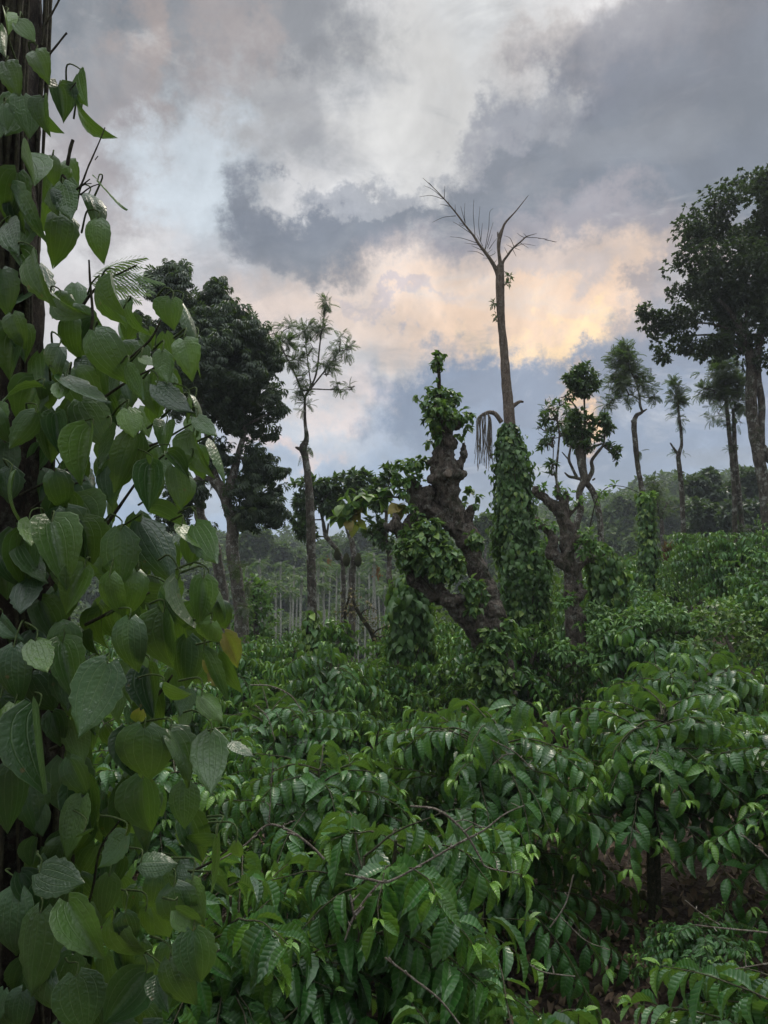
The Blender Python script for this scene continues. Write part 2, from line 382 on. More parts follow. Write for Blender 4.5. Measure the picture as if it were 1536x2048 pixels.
# --- leaf templates: x = width (-.5...5), y = length 0..1, z = normal
PROF = {
 'pepper': ([0,.03,.1,.2,.33,.48,.63,.78,.88,.95,1], [.22,.55,.82,.96,1,.92,.74,.47,.25,.09,.01]),
 'coffee': ([0,.05,.15,.3,.5,.7,.85,.95,1], [.04,.16,.55,.9,1,.82,.46,.14,.01]),
 'oval': ([0,.1,.3,.6,.85,1], [.05,.45,.92,1,.55,.03]),
}
def template(kind, nu, nv, bend=0.6, fold=0.15, wave=0.0, rib=0.0, curl=0.0, side=0.0):
    vs = np.linspace(0, 1, nv+1); us = np.linspace(-1, 1, nu+1)
    wd = np.interp(vs, *PROF[kind])
    V = []; UV = []
    ang = 0; y = 0; z = 0
    for i, v in enumerate(vs):
        if i: ang = -bend*((v+vs[i-1])/2); y += math.cos(ang)*(v-vs[i-1]); z += math.sin(ang)*(v-vs[i-1])
        for u in us:
            hw = wd[i]*0.5*(1+(wave*math.sin(v*34+ (1 if u > 0 else 2)))*(abs(u) > .9))
            x = u*hw
            zz = z+fold*abs(u)*hw*1.2 - 0.06*curl*u*u + rib*math.sin((v-abs(u)*.13)*2*PI*5)*abs(u)*(1-v)
            yy = y
            if kind == 'pepper': yy -= 0.11*abs(u)**1.5*(1-v)**6
            V.append((x+side*v*v, yy, zz)); UV.append((u*.5+.5, v))
    Fc = [(i*(nu+1)+j, i*(nu+1)+j+1, (i+1)*(nu+1)+j+1, (i+1)*(nu+1)+j) for i in range(nv) for j in range(nu)]
    return np.array(V), np.array(Fc), np.array(UV)
def join_templates(items):
    V=[];Fc=[];UV=[];n=0
    for v,f,u in items: V.append(v);Fc.append(f+n);UV.append(u);n+=len(v)
    return np.vstack(V),np.vstack(Fc),np.vstack(UV)
def xform(t, pos, dr, nr, L, Wd):
    v,f,u=t; dr=norm(np.array(dr,float)); nr=np.array(nr,float); nr=norm(nr-dr*nr.dot(dr)); sx=np.cross(dr,nr)
    return np.array(pos)+v[:,0:1]*Wd*sx+v[:,1:2]*L*dr+v[:,2:3]*L*nr, f, u
def set_of(fn, n): return [fn(i) for i in range(n)]
rs = np.random.RandomState(5)
T_PEP = set_of(lambda i: template('pepper', 8, 12, bend=[.25,.6,.95,.4,.75,1.3,.1,-.4][i], fold=[.1,.35,.05,-.15,.5,.2,.6,.1][i], curl=[.4,1.6,1.4,.5,0,2.2,-1,.8][i], wave=[.03,.08,.02,.1,.05,.06,.03,.09][i], side=[0,.14,-.14,.05,-.08,0,.1,-.16][i]), 8)
T_PEPL = set_of(lambda i: template('pepper', 2, 4, bend=[.3,.8,1.1][i], fold=[.3,.15,.4][i]), 3)
T_COF = set_of(lambda i: template('coffee', 6, 12, bend=[.7,1.1,1.5,.4,1.0][i], fold=[.3,.2,.35,.15,.45][i], wave=.09, rib=0.02, side=[0,.08,-.08,.04,-.04][i]), 5)
T_COFM = set_of(lambda i: template('coffee', 2, 5, bend=[.7,1.2,1.6][i], fold=[.35,.25,.4][i]), 3)
T_COFL = set_of(lambda i: template('coffee', 2, 3, bend=[.7,1.2,1.6][i], fold=[.4,.25,.5][i]), 3)
T_OVAL = set_of(lambda i: template('oval', 2, 2, bend=[.3,.9][i], fold=[.3,.2][i]), 2)
def spray(nl, droop):   # compound drooping leaf: leaflets fanned round the end of a stalk
    base = template('oval', 2, 2, bend=.8, fold=.3); it = []
    for i in range(nl):
        a = (i/(nl-1)-.5)*2*PI*.62
        it.append(xform(base, (math.sin(a)*.12, .3+.12*math.cos(a), 0), (math.sin(a), math.cos(a)*.8+.3, -droop), (0, .4, 1), .62, .2))
    return join_templates(it)
T_SPRAY = [spray(7, .4), spray(6, .9), spray(7, 1.4)]
def feather(n, droop, wd=.075):   # fern-like frond
    it = []; base = template('oval', 1, 2, bend=.5, fold=0)
    for i in range(n):
        t = .12+.88*i/(n-1); y = t*math.cos(droop*t*.5); z = -math.sin(droop*t*.5)*t
        l = .34*math.sin(PI*min(1, t*.8+.12))+.06
        for s in (-1, 1):
            it.append(xform(base, (0, y, z), (s*1.0, .9, -.25), (0, 0, 1), l, wd))
    it.append(xform(template('oval', 1, 3, bend=droop, fold=0), (0,0,0), (0,1,0), (0,0,1), 1, wd*.6))
    return join_templates(it)
T_FEA = [feather(8, .5), feather(8, 1.1), feather(7, 1.6)]
def palmfrond():
    it = []; base = template('oval', 1, 2, bend=.9, fold=0); n = 12; dr = 1.5
    for i in range(n):
        t = .1+.9*i/(n-1); a = dr*t*.6; y = t*math.cos(a); z = -math.sin(a)*t
        for s in (-1, 1): it.append(xform(base, (0, y, z), (s*1.0, .5, -.7), (0, .2, 1), .36*math.sin(PI*min(1, t*.85+.1))+.05, .07))
    it.append(xform(template('oval', 1, 4, bend=1.6, fold=0), (0,0,0), (0,1,0), (0,0,1), 1, .04))
    return join_templates(it)
T_PALM = [palmfrond()]

def place(mb, temps, Pn, Dn, Nn, L, Wd, age=None, rng=None):
    """scatter templates: all args arrays of length n"""
    Pn = np.asarray(Pn, float); n = len(Pn)
    if n == 0: return
    Dn = norm(np.asarray(Dn, float)); Nn = np.asarray(Nn, float)
    Nn = norm(Nn-Dn*(Nn*Dn).sum(1, keepdims=True)+1e-6); X = np.cross(Dn, Nn)
    L = np.broadcast_to(L, (n,)); Wd = np.broadcast_to(Wd, (n,)); age = np.zeros(n) if age is None else np.broadcast_to(age, (n,))
    ti = (rng or rs).randint(0, len(temps), n)
    for k_, (tv, tf, tu) in enumerate(temps):
        s = np.where(ti == k_)[0]
        if len(s) == 0: continue
        V = Pn[s, None]+tv[None, :, 0:1]*(Wd[s, None, None]*X[s, None])+tv[None, :, 1:2]*(L[s, None, None]*Dn[s, None])+tv[None, :, 2:3]*(L[s, None, None]*Nn[s, None])
        nv = len(tv)
        Fq = (tf[None]+(np.arange(len(s))*nv)[:, None, None]).reshape(-1, tf.shape[1])
        mb.add(V.reshape(-1, 3), Fq, np.tile(tu, (len(s), 1)), np.repeat(age[s], nv))

# ------------------------------------------------------------------ ground
def sstep(t): t = min(max(t, 0.0), 1.0); return t*t*(3-2*t)
def H(x, y):
    h = 1.2*(1-sstep((y-0.2)/2.4))
    h += 0.45*sstep((x-0.3)/1.8)*sstep((y-1)/4)*1.0
    h += 0.28*max(0, x-2.2)*sstep((y-6)/9) if x < 14 else (0.28*11.8+0.1*(x-14))*sstep((y-6)/9)
    v = sstep((y-19)/20)
    h -= (4.6+0.1*max(0, min(x, 30)))*v*(1-0.25*sstep((x-8)/25))
    h += 7.3*sstep((y-58)/90)+4*sstep((y-150)/150)
    h += 4.6*sstep((x-12)/45)*sstep((y-30)/60)
    h += 2.0*sstep((-x-5)/40)*sstep((y-50)/60)
    h += 0.05*mnoise.noise(Vector((x*.9, y*.9, 0)))+min(abs(y)/60, 1)*0.8*mnoise.noise(Vector((x*.03, y*.03, 3)))
    return h
def ground():
    n = 190
    t = np.linspace(-1, 1, n); xs = np.sinh(t*5.2)/np.sinh(5.2)*260
    t2 = np.linspace(0, 1, n); ys = -30+np.sinh((t2*1.0)*4.6)/np.sinh(4.6)*290
    ys = np.concatenate((np.linspace(-60, -31, 4), ys))
    V = [(x, y, H(x, y) if y > -30 else H(x, -5)) for y in ys for x in xs]
    nx = len(xs); ny = len(ys)
    Fq = [(j*nx+i, j*nx+i+1, (j+1)*nx+i+1, (j+1)*nx+i) for j in range(ny-1) for i in range(nx-1)]
    mb = MB(); mb.add(V, Fq); o = mb.build('ground', 'soil'); o['kind'] = 'structure'
ground()

# ------------------------------------------------------------------ coffee
def coffee_bush(seed, Hh, R, nb, temps, LL, step, mat, skirt=0.30, leaf_t=0.25):
    rg = np.random.RandomState(seed); root = bpy.data.objects.new('coffee_bush', None); COL.objects.link(root)
    root['category'] = 'coffee bush'
    fol = MB(); st = MB()
    stems = []
    for i in range(3):
        a = rg.rand()*6.28; r = rg.uniform(.05, .28)*R
        top = np.array((math.cos(a)*r, math.sin(a)*r, Hh*rg.uniform(.82, .98)))
        mid = top*np.array((.5, .5, .5))+rg.uniform(-.05, .05, 3)
        tube(st, [(0.03*math.cos(a), .03*math.sin(a), -.15, .032), (*mid, .022), (*top, .008)], 6, .12, .15)
        stems.append((mid, top))
    Pn=[];Dn=[];Nn=[];LN=[];AG=[]
    for b in range(nb):
        mid, top = stems[b % 3]
        q = rg.rand()**.8; z0 = skirt+(1-skirt)*q
        t0 = min(1, z0)
        start = np.array((0,0,0))*(1-t0)+(mid*(1-min(1, max(0, (t0-.5)*2)))+top*min(1, max(0, (t0-.5)*2)) if t0 > .5 else mid*(t0*2))
        az_ = rg.rand()*2*PI; out = np.array((math.cos(az_), math.sin(az_), 0))
        Lb = R*(1.12-.75*max(0, t0-.35))*rg.uniform(.7, 1.15)
        e = (.15+.85*max(0, t0-.3))*rg.uniform(.6, 1.3); dr = .55*rg.uniform(.6, 1.4)
        ts = np.linspace(0, 1, 9)
        pts = np.array([start+out*Lb*t*math.cos(e*.6)+np.array((0, 0, Lb*(math.sin(e)*t-dr*t*t))) for t in ts])
        pts += np.cumsum(rg.normal(0, .006, pts.shape), 0)
        rr = np.interp(ts, [0, 1], [.006, .0018])
        tube(st, np.hstack((pts, rr[:, None])), 5, .08)
        n = int(Lb*(1-leaf_t)/step)
        for j in range(n+1):
            t = leaf_t+(1-leaf_t)*(j/max(n, 1)); x = t*8; i0 = min(int(x), 7); fr = x-i0
            p = pts[i0]*(1-fr)+pts[i0+1]*fr; tan = norm(pts[i0+1]-pts[i0])
            sd_ = norm(np.cross(tan, (0, 0, 1)))
            for s in (-1, 1):
                if rg.rand() < .1: continue
                l = LL*rg.uniform(.65, 1.12)*(1 if t < .9 else .72)
                d = sd_*s*rg.uniform(.45, .9)+tan*rg.uniform(.25, .75)+np.array((0, 0, -rg.uniform(-.15, 1.1)))
                nn = np.array((0, 0, 1.0))+out*.45+rg.normal(0, .18, 3)
                Pn.append(p+d*.012); Dn.append(d); Nn.append(nn); LN.append(l)
                AG.append(min(1, max(0, (t-.9)*6*rg.rand()+ (0.5 if rg.rand() < .03 else 0)+ rg.uniform(0, .10)+.12*max(0,t0-.6))))
        # growing tip
        for s in (-1, 1):
            Pn.append(pts[-1]); Dn.append(norm(pts[-1]-pts[-2])+np.array((0, 0, .6))+s*.35*np.cross(out, (0, 0, 1))); Nn.append(np.array((0, 0, 1.))-out*.4)
            LN.append(LL*rg.uniform(.3, .5)); AG.append(rg.uniform(.5, 1))
    LN = np.array(LN); place(fol, temps, Pn, Dn, Nn, LN, LN*rg.uniform(.31, .42, len(LN)), AG, rg)
    f = bpy.data.objects.new('foliage', fol.mesh('foliage')); f.data.materials.append(M[mat]); COL.objects.link(f); f.parent = root
    s = bpy.data.objects.new('branches', st.mesh('branches')); s.data.materials.append(M['coffee_twig']); COL.objects.link(s); s.parent = root
    return root
rnd = random.Random(11)
protos = {}
def get_proto(lod, var):
    key = (lod, var); first = key not in protos
    if first:
        if lod == 0: protos[key] = coffee_bush(100+var, 1.75, 1.0, 58, T_COF, .205, .068, 'coffee', skirt=.34, leaf_t=.12)
        elif lod == 1: protos[key] = coffee_bush(200+var, 1.75, 1.1 if var != 3 else .95, 80 if var != 3 else 64, T_COFM, .19, .066, 'coffee', skirt=.34 if var != 3 else .52, leaf_t=.15)
        else: protos[key] = coffee_bush(300+var, 1.75, 1.25, 88, T_COFL, .18, .078, 'coffee_far', skirt=.3, leaf_t=.15)
    return protos[key], first
def put_bush(x, y, hz, rsc, label, group, lod=None, var=None, dz=0):
    lod = lod if lod is not None else (0 if y < 4.6 else 1 if y < 9.5 else 2)
    var = rnd.randrange(4) if var is None else var
    o, first = get_proto(lod, var); sc = (rsc, rsc, hz/1.75); loc = (x, y, H(x, y)+dz); rz = rnd.uniform(0, 6.28)
    if first:
        o.location = loc; o.rotation_euler = (0, 0, rz); o.scale = sc; o['label'] = label; o['group'] = group; return o
    return copy_thing(o, loc, rz, sc, label, group)
GR = 'coffee bushes of the plantation'
NEAR = [ # x, y, top height above ground, radius scale, lod, variant, label
 (-.05, 3.75, 1.92, .95, 0, 0, 'coffee bush at centre front with long drooping sprays over a bare forked branch'),
 (-.85, 3.7, 1.62, .85, 0, 1, 'coffee bush directly right of the large vine, pale bent branch in front'),
 (.42, 2.95, 1.28, .78, 0, 2, 'low coffee bush at lower centre with drooping leaves and leafless pale twigs'),
 (1.62, 2.75, 1.42, .80, 0, 3, 'nearest coffee bush at the lower right corner with big ribbed leaves'),
 (-.62, 2.5, .85, .62, 0, 3, 'low dark coffee bush at the bottom edge beside the large vine'),
 (.05, 2.6, .50, .5, 0, 0, 'small dark coffee seedling at the bottom edge below the forked branch'),
 (.98, 3.25, .95, .52, 0, 1, 'small coffee plant on bare ground at the bottom right'),
 (-1.6, 5.4, 1.75, 1.0, 1, 0, 'coffee bush partly hidden behind the large vine, second row'),
 (-.45, 5.6, 1.78, 1.0, 1, 1, 'second row coffee bush right of the vine with arching bare twig'),
 (.72, 5.5, 1.85, 1.05, 1, 2, 'broad second row coffee bush behind the centre front bush'),
 (2.0, 5.75, 1.66, 1.1, 1, 3, 'dense coffee bush overhanging the dark bare patch of soil'),
 (3.05, 5.3, 1.5, 1.05, 1, 0, 'coffee bush at the right edge above the nearest corner bush'),
 (1.9, 4.55, .52, .4, 1, 2, 'small coffee plant in the bare patch under the overhanging bush'),
 (2.85, 3.9, 1.30, .7, 0, 2, 'coffee bush at the right edge behind the corner bush'),
]
for x, y, hz, rsc, lod, var, lab in NEAR: put_bush(x, y, hz, rsc, lab, GR, lod, var)
REG = {}
y = 7.2; row = 0
while y < 24:
    sp = 1.75+.03*y; x0 = -.42*y-2; x1 = .56*y+2.5
    x = x0+(row % 2)*sp/2
    while x < x1:
        xx = x+rnd.uniform(-.35, .35); yy = y+rnd.uniform(-.35, .35)
        x += sp
        px = 768+xx/yy*F
        if yy > 17.5 and px < 1050: continue
        if px < 40 or px > 1650: continue
        if yy < 18 and abs(xx-1.30) < .3 and abs(yy-9.6) < .5: continue
        if px < 560: rg_ = 'left of the small yellowing vine post'
        elif px < 800: rg_ = 'between the vine post and leaning gnarled tree'
        elif px < 1010: rg_ = 'in front of the leaning gnarled tree'
        elif px < 1180: rg_ = 'below the vine covered dead tree'
        elif px < 1350: rg_ = 'below the tall bent silver oak'
        else: rg_ = 'on the right hand slope'
        band = 'near' if yy < 10 else 'middle' if yy < 14.5 else 'far'
        REG.setdefault((band, rg_), []).append((px, xx, yy))
    y += 1.75+.05*y*.5; row += 1
ORD = ['first','second','third','fourth','fifth','sixth','seventh','eighth','ninth','tenth','eleventh','twelfth','thirteenth','fourteenth','fifteenth','sixteenth']
for (band, reg), L in REG.items():
    L.sort()
    for i, (px, xx, yy) in enumerate(L):
        put_bush(xx, yy, rnd.uniform(1.62, 1.95)*(1 if yy > 8.5 else .93), rnd.uniform(.95, 1.12), '%s from left of the %s coffee bushes %s' % (ORD[min(i, 15)], band, reg), GR)
# leafless branches in the near bushes, children of the bush they grow from
def bare_branch(parent, L, d, lab=None):
    first = None
    for q in L:
        mb = MB(); tube(mb, pxpath([(a_[0], a_[1], a_[2]*.48) for a_ in q], d+.25), 7, .015, .18, 60)
        pl = np.array(pxpath(q, d+.22))
        for j in range(len(pl)-1):
            for f_ in (.3, .75):
                if rnd.random() < .75:
                    a_ = pl[j]*(1-f_)+pl[j+1]*f_; v_ = np.array([rnd.uniform(-1, 1), rnd.uniform(-.6, .6), rnd.uniform(-.3, 1)]); l_ = rnd.uniform(.01, .045)
                    tube(mb, [(*a_[:3], a_[3]*.55), (*(a_[:3]+v_*l_*.6), a_[3]*.4), (*(a_[:3]+v_*l_), a_[3]*.3)], 5, .01, .3, 90)
        nm = 'side_twig' if first else 'bare_branch'
        me = mb.mesh(nm); o = bpy.data.objects.new(nm, me); me.materials.append(M['twig']); COL.objects.link(o)
        bpy.context.view_layer.update(); pr = first or parent
        o.parent = pr; o.matrix_parent_inverse = (parent.matrix_world if not first else first.matrix_world).inverted()
        if not first:
            first = o; bpy.context.view_layer.update()
            if lab: o['label'] = lab
bp_ = {o['label']: o for o in COL.objects if o.get('category') == 'coffee bush'}
nb = lambda i: bp_[NEAR[i][6]]
bare_branch(nb(1), [[(440,1720,3),(490,1690,3.5),(535,1650,4),(580,1662,5),(620,1690,5),(648,1718,5)], [(535,1648,2),(560,1652,2),(592,1640,2)], [(538,1650,2.5),(541,1600,2),(546,1520,1.5)]], 2.9, 'pale leafless branch bending over the leaves')
bare_branch(nb(2), [[(690,1748,4),(745,1760,5),(780,1762,5),(850,1725,4),(920,1685,4.5),(965,1662,4),(1010,1628,3),(1050,1610,2)], [(760,1765,5),(730,1800,4.5),(705,1840,5),(690,1880,3)], [(700,1790,4),(710,1838,4.5)],
    [(820,1612,4),(870,1618,5),(905,1640,5),(935,1672,4.5),(960,1715,4),(975,1735,3.5),(1040,1748,2)], [(905,1645,2),(930,1640,2),(965,1655,2)]], 2.75, 'forked leafless grey branch')
bare_branch(nb(6), [[(1100,1855,3),(1130,1810,3),(1147,1750,3)], [(1060,1930,2.5),(1090,1945,3),(1150,1953,2.5)], [(1120,1832,2),(1170,1880,2),(1220,1900,2)]], 3.1)
bare_branch(nb(4), [[(770,1915,4),(830,1960,4.5),(880,2000,4),(920,2050,4)]], 2.6)
bare_branch(nb(3), [[(1390,1850,2.5),(1440,1856,3),(1505,1862,3.5),(1560,1868,4)], [(1370,1800,2),(1400,1825,2.5),(1440,1850,2.5)], [(1480,1665,2),(1520,1700,3),(1560,1735,3)], [(1470,1938,2),(1545,1925,3)]], 2.5)
bare_branch(nb(8), [[(500,1370,2.5),(540,1372,3),(580,1390,3),(606,1425,2.5)], [(510,1410,2.5),(535,1435,2.5),(550,1480,2)]], 4.7, 'thin arching leafless twig')
bare_branch(nb(9), [[(980,1478,2),(1030,1505,2.5),(1065,1540,2.5)], [(985,1530,2.5),(1010,1510,2.5),(1030,1508,2)]], 4.6)
bare_branch(nb(10), [[(1170,1655,12),(1172,1700,11),(1180,1760,13)], [(1115,1740,2.5),(1112,1690,2),(1120,1650,2)], [(1150,1660,2),(1165,1720,2.5),(1160,1760,2.5)]], 5.5)

# fallen leaves on the ground
mb = MB(); rg = np.random.RandomState(3); n = 14000
yy = 1.5+rg.rand(n)**.8*9; xx = rg.uniform(-.35, .7, n)*(yy+2)
Pp = np.array([(x, y, H(x, y)+.012+.02*rg.rand()) for x, y in zip(xx, yy)]); dd = rg.normal(0, 1, (n, 3)); dd[:, 2] *= .3
nn = rg.normal(0, .45, (n, 3)); nn[:, 2] = 1
ll = rg.uniform(.05, .12, n); place(mb, [template('coffee', 2, 3, 1.6, .6), template('coffee', 2, 3, -1.2, .3)], Pp, dd, nn, ll, ll*.5, rg.rand(n)**3, rg)
o = mb.build('leaf_litter', 'litter'); o['kind'] = 'stuff'; o['label'] = 'brown dry leaves lying on the plantation soil'; o['category'] = 'leaf litter'

# ------------------------------------------------------------------ crowns
def clump_leaves(mb, clumps, d, temps, dens, L, asp, rg, off=(0,0), s=1.0, droop=.5, tuft=6, depthk=1.0, shell=.45, ysp=None, age=None, gap=-.12, gs=None):
    """clumps (x,y,rx,ry[,dd]) in picture pixels; tufts of leaves spread through each ellipsoid. dens = tufts per m3-ish"""
    Pn=[];Dn=[];Nn=[]; cents = []
    for q in clumps:
        dd = d+(q[4] if len(q) > 4 else 0)
        c = P(off[0]+q[0]/s, off[1]+q[1]/s, dd); rx = q[2]/s*dd/F; rz = q[3]/s*dd/F; ry = (rx if ysp is None else ysp*rx)*depthk
        cents.append((c, rx, rz))
        n = max(6, int(dens*(rx*ry*rz)**(2/3)))
        dv = norm(rg.normal(0, 1, (n, 3))); rad = rg.rand(n)**shell
        rad *= 1+.22*np.array([mnoise.noise(Vector(v*2.3+c)) for v in dv])
        pos = c+dv*rad[:, None]*np.array((rx, ry, rz))
        gq = gs or 1.6/max((rx+rz)*.5, .15)
        for p, o_ in zip(pos, dv):
            if mnoise.noise(Vector(p*gq)) < gap: continue
            for m in range(tuft):
                Dn.append(o_*.7+rg.normal(0, .6, 3)+np.array((0, 0, .35-droop))); Nn.append(np.array((0, 0, 1.))+o_*.5+rg.normal(0, .3, 3))
                Pn.append(p)
    n = len(Pn); LL = L*rg.uniform(.65, 1.2, n)
    place(mb, temps, Pn, Dn, Nn, LL, LL*asp, rg.rand(n)**3*.8 if age is None else np.clip(rg.normal(age, .3, n), 0, 1), rg)
    return cents
def twigs_to(mb, frm, cents, r, rg, n=3):
    """limbs from branch point frm out into each clump"""
    for c, rx, rz in cents:
        f = min(frm, key=lambda a: np.linalg.norm(np.array(a[:3])-c)); f = np.array(f[:3])
        m = (f+c)/2+rg.normal(0, .06, 3)*np.linalg.norm(c-f)
        tube(mb, [(*f, r), (*m, r*.7), (*c, r*.4)], 6, None, .15, 8)
        for i in range(n):
            e = c+rg.normal(0, .5, 3)*np.array((rx, rx, rz)); tube(mb, [(*c, r*.4), (*((c+e)/2+rg.normal(0, .04, 3)), r*.3), (*e, r*.12)], 4, None)

def base_of(px, d, py=1300): x = (px-768)/F*d; return np.array((x, d, H(x, d)))
def rooted(paths0, d):
    """extend the first path's foot down into the ground"""
    p = paths0[0]; g = H(p[0], p[1]); return [(p[0], p[1], g-.3, p[3]*1.15)]+paths0 if p[2] > g else paths0

# ---- big dark tree at left
def tree_left():
    off = (200, 500); s = 2.56; d = 14; rg = np.random.RandomState(21)
    t = thing('shade_tree', 'large dark leafy tree with pale lichened trunk right behind the near vine', 'tree', base_of(480, d))
    mb = MB()
    main = rooted(pxpath([(725,1920,36),(715,1800,34),(695,1650,33),(675,1520,32),(680,1400,31),(650,1300,29),(620,1220,30),(585,1170,28),(560,1000,20),(520,760,14),(500,560,9)], d, off, s), d)
    tube(mb, main, 16, .08, .14, 4); 
    f2 = pxpath([(655,1270,22),(680,1160,22),(710,1040,16),(740,900,12),(700,700,8),(690,500,5)], d, off, s); tube(mb, f2, 10, .1, .12)
    tube(mb, rooted(pxpath([(640,1900,28,.8),(610,1650,28,.8),(575,1480,28,.8),(510,1360,28,.8),(515,1200,22,.8),(480,1000,14,.8)], d, off, s), d), 12, .1, .15)
    for q in ([(675,1450,14),(740,1350,12),(830,1280,8)], [(585,1170,14),(480,1180,12),(400,1260,8)], [(700,1060,12),(780,1080,8),(850,1140,5)], [(520,760,10),(380,560,8),(320,350,5)], [(560,900,10),(700,760,8),(820,700,5)], [(740,900,8),(820,860,6),(900,820,4)]):
        tube(mb, pxpath(q, d, off, s), 7, None, .12)
    tk = mb.build('trunk', 'bark_pale', t)
    fo = MB()
    cl = [(400,130,110,65),(430,220,170,90),(290,300,120,110),(560,260,150,90),(640,370,170,120),(430,420,240,160,.5),(720,520,170,130),(820,560,120,110),(560,600,260,140,-.6),(780,680,160,110,.4),(640,780,230,90),(840,790,110,70),(480,760,180,110),(800,900,130,60),(690,880,80,50),(620,540,170,150,-.5),(560,400,150,120,-.4),(700,640,150,110,-.5),(350,380,150,110,-.3),(330,200,130,90),(540,180,100,60),(760,440,110,90,-.4),(480,560,180,130,-.5)]
    ce = clump_leaves(fo, cl, d, T_SPRAY, 760, .21, 1.0, rg, off, s, droop=.75, tuft=3, shell=.5, gap=-.13, gs=1.5)
    cl2 = [(800,1060,110,60),(840,1140,110,70),(820,1240,150,90),(880,1330,100,70),(770,1350,110,70),(450,1230,120,90),(400,1340,120,80),(520,1380,80,60),(600,1080,90,60),(700,1020,90,50,-.3),(740,1180,80,60,.3),(560,1000,90,60)]
    ce2 = clump_leaves(fo, cl2, d, T_SPRAY, 620, .20, 1.0, rg, off, s, droop=.85, tuft=3, shell=.6, gap=-.2, gs=1.8)
    fo.build('crown', 'dark_crown', t)
    # epiphyte tufts on the trunk
    ep = MB()
    clump_leaves(ep, [(735,1340,38,26,-.3),(690,1610,30,30,-.3),(755,1700,22,20,-.2),(760,1830,38,24,-.3)], d, T_FEA, 900, .22, .8, rg, off, s, droop=.5, tuft=4)
    ep.build('epiphytes', 'oak', t, 'scruffy ferns growing on the pale trunk', sub=tk)
tree_left()

def silver_oak(label, d, off, s, trunk, limbs, clumps, dens, L, seed, extra=None, rnds=14, epi=None, dd_=.5):
    rg = np.random.RandomState(seed); b = trunk[0]
    t = thing('silver_oak', label, 'tree', base_of(off[0]+b[0]/s, d))
    mb = MB(); tr = pxpath(trunk, d, off, s); tr = rooted(tr, d); tube(mb, tr, rnds, .07, .18, 7)
    fr = [tuple(p) for p in tr[-3:]]
    for q in limbs:
        pl = pxpath(q, d, off, s); tube(mb, pl, 7, None, .15); fr += [tuple(p) for p in pl]
    fo = MB(); ce = clump_leaves(fo, clumps, d, T_FEA, dens*.95, L*.66, .85, rg, off, s, droop=.05, tuft=5, shell=.65, gap=-.03, gs=2.6)
    twigs_to(mb, fr, ce, .02, rg, 5)
    tk = mb.build('trunk', 'bark', t); fo.build('crown', 'oak', t)
    if epi:
        ep = MB(); clump_leaves(ep, epi, d, T_FEA, 700, .2, .8, rg, off, s, droop=.3, tuft=3); ep.build('trunk_tufts', 'oak', t, sub=tk)
    return t
silver_oak('slender silver oak with knotted trunk and feathery tufts beside the large dark tree', 15, (200,500), 2.56,
    [(1085,1950,24),(1083,1700,23),(1080,1450,24),(1068,1200,20),(1050,1060,18),(1040,1015,20),(1058,960,13),(1050,880,8),(1048,750,7)],
    [[(1050,1030,12),(1015,1015,9),(1000,1010,4)],[(1048,760,6),(1000,640,5),(950,540,4),(915,470,2)],[(1050,750,6),(1105,640,5),(1130,450,4),(1155,300,3)],[(1055,740,5),(1150,620,4),(1225,520,2)],
     [(1050,720,5),(1090,712,4),(1180,715,3),(1290,715,2)],[(1080,690,4),(1060,540,3),(1050,430,2)]],
    [(1160,270,34,30),(1050,410,46,34),(1140,405,42,44),(1230,470,62,60),(1260,510,40,40),(950,470,60,50),(880,430,60,40,.8),(1000,560,70,44),(1090,500,50,50),(1165,585,60,30),(1285,705,34,22),(1215,692,30,12),(1160,640,40,22),(1035,640,50,50),(1030,720,36,36),(960,400,50,30,.6),(1050,790,26,40)],
    700, .30, 31, epi=[(1080,1000,20,12),(1020,1050,14,14)])
silver_oak('tall silver oak with sharply bent top leaning over a leafy post', 16, (1000,650), 2.866,
    [(850,1480,20),(840,1200,18),(815,960,15),(792,830,14),(778,700,15),(768,570,15),(785,515,12),(815,500,8),(803,460,8),(800,400,6)],
    [[(770,580,10),(762,560,9),(758,545,8)],[(812,500,7),(830,490,6),(842,482,4)],[(800,410,5),(780,330,4),(730,220,3),(728,140,2)],[(800,430,4),(740,400,3),(640,430,2)],[(802,410,3),(850,415,2),(880,405,1)]],
    [(728,140,40,34),(690,190,66,50),(760,200,50,50),(715,270,80,50),(770,300,80,40),(700,340,80,44),(830,350,40,44),(730,410,60,36),(650,430,66,26),(610,460,34,16),(880,405,12,8),(790,300,50,40)],
    700, .34, 32, epi=[(745,550,16,18),(800,710,14,30)])
silver_oak('short thin silver oak with forked knobbly trunk against the low sky', 20, (1000,650), 2.866,
    [(1055,1300,13),(1050,1150,13),(1042,960,14),(1030,830,13),(1022,750,13),(1040,690,9),(1036,600,9),(1025,520,8)],
    [[(1022,745,10),(995,705,7),(975,675,4)],[(1030,530,6),(1015,430,4),(992,310,2)],[(1030,860,6),(1050,840,5)]],
    [(992,315,22,22),(1020,350,34,30),(1010,410,50,36),(1045,440,40,30),(1015,480,56,32),(1020,530,34,26)],
    700, .34, 33, epi=[(1040,860,20,16),(1020,740,26,14),(1035,570,14,20)])
silver_oak('pair stemmed silver oak with heavy feathery crown left of the tallest right tree', 21, (1000,650), 2.866,
    [(1355,1290,15),(1345,1150,15),(1345,1000,14),(1330,780,13),(1312,600,12),(1298,440,10),(1290,300,7)],
    [[(1395,1280,14),(1378,1050,14),(1358,850,13),(1345,700,13),(1342,560,11),(1335,480,8)],[(1330,780,8),(1360,700,7)],[(1298,440,6),(1230,380,4),(1170,360,2)]],
    [(1260,190,70,50),(1300,260,100,70),(1210,280,70,60),(1350,330,80,80),(1180,370,80,40),(1260,380,100,60),(1220,450,60,40),(1250,510,70,50),(1370,450,50,60),(1370,550,50,40),(1320,430,70,50)],
    520, .42, 34, epi=[(1330,720,26,20),(1385,1180,20,40)])
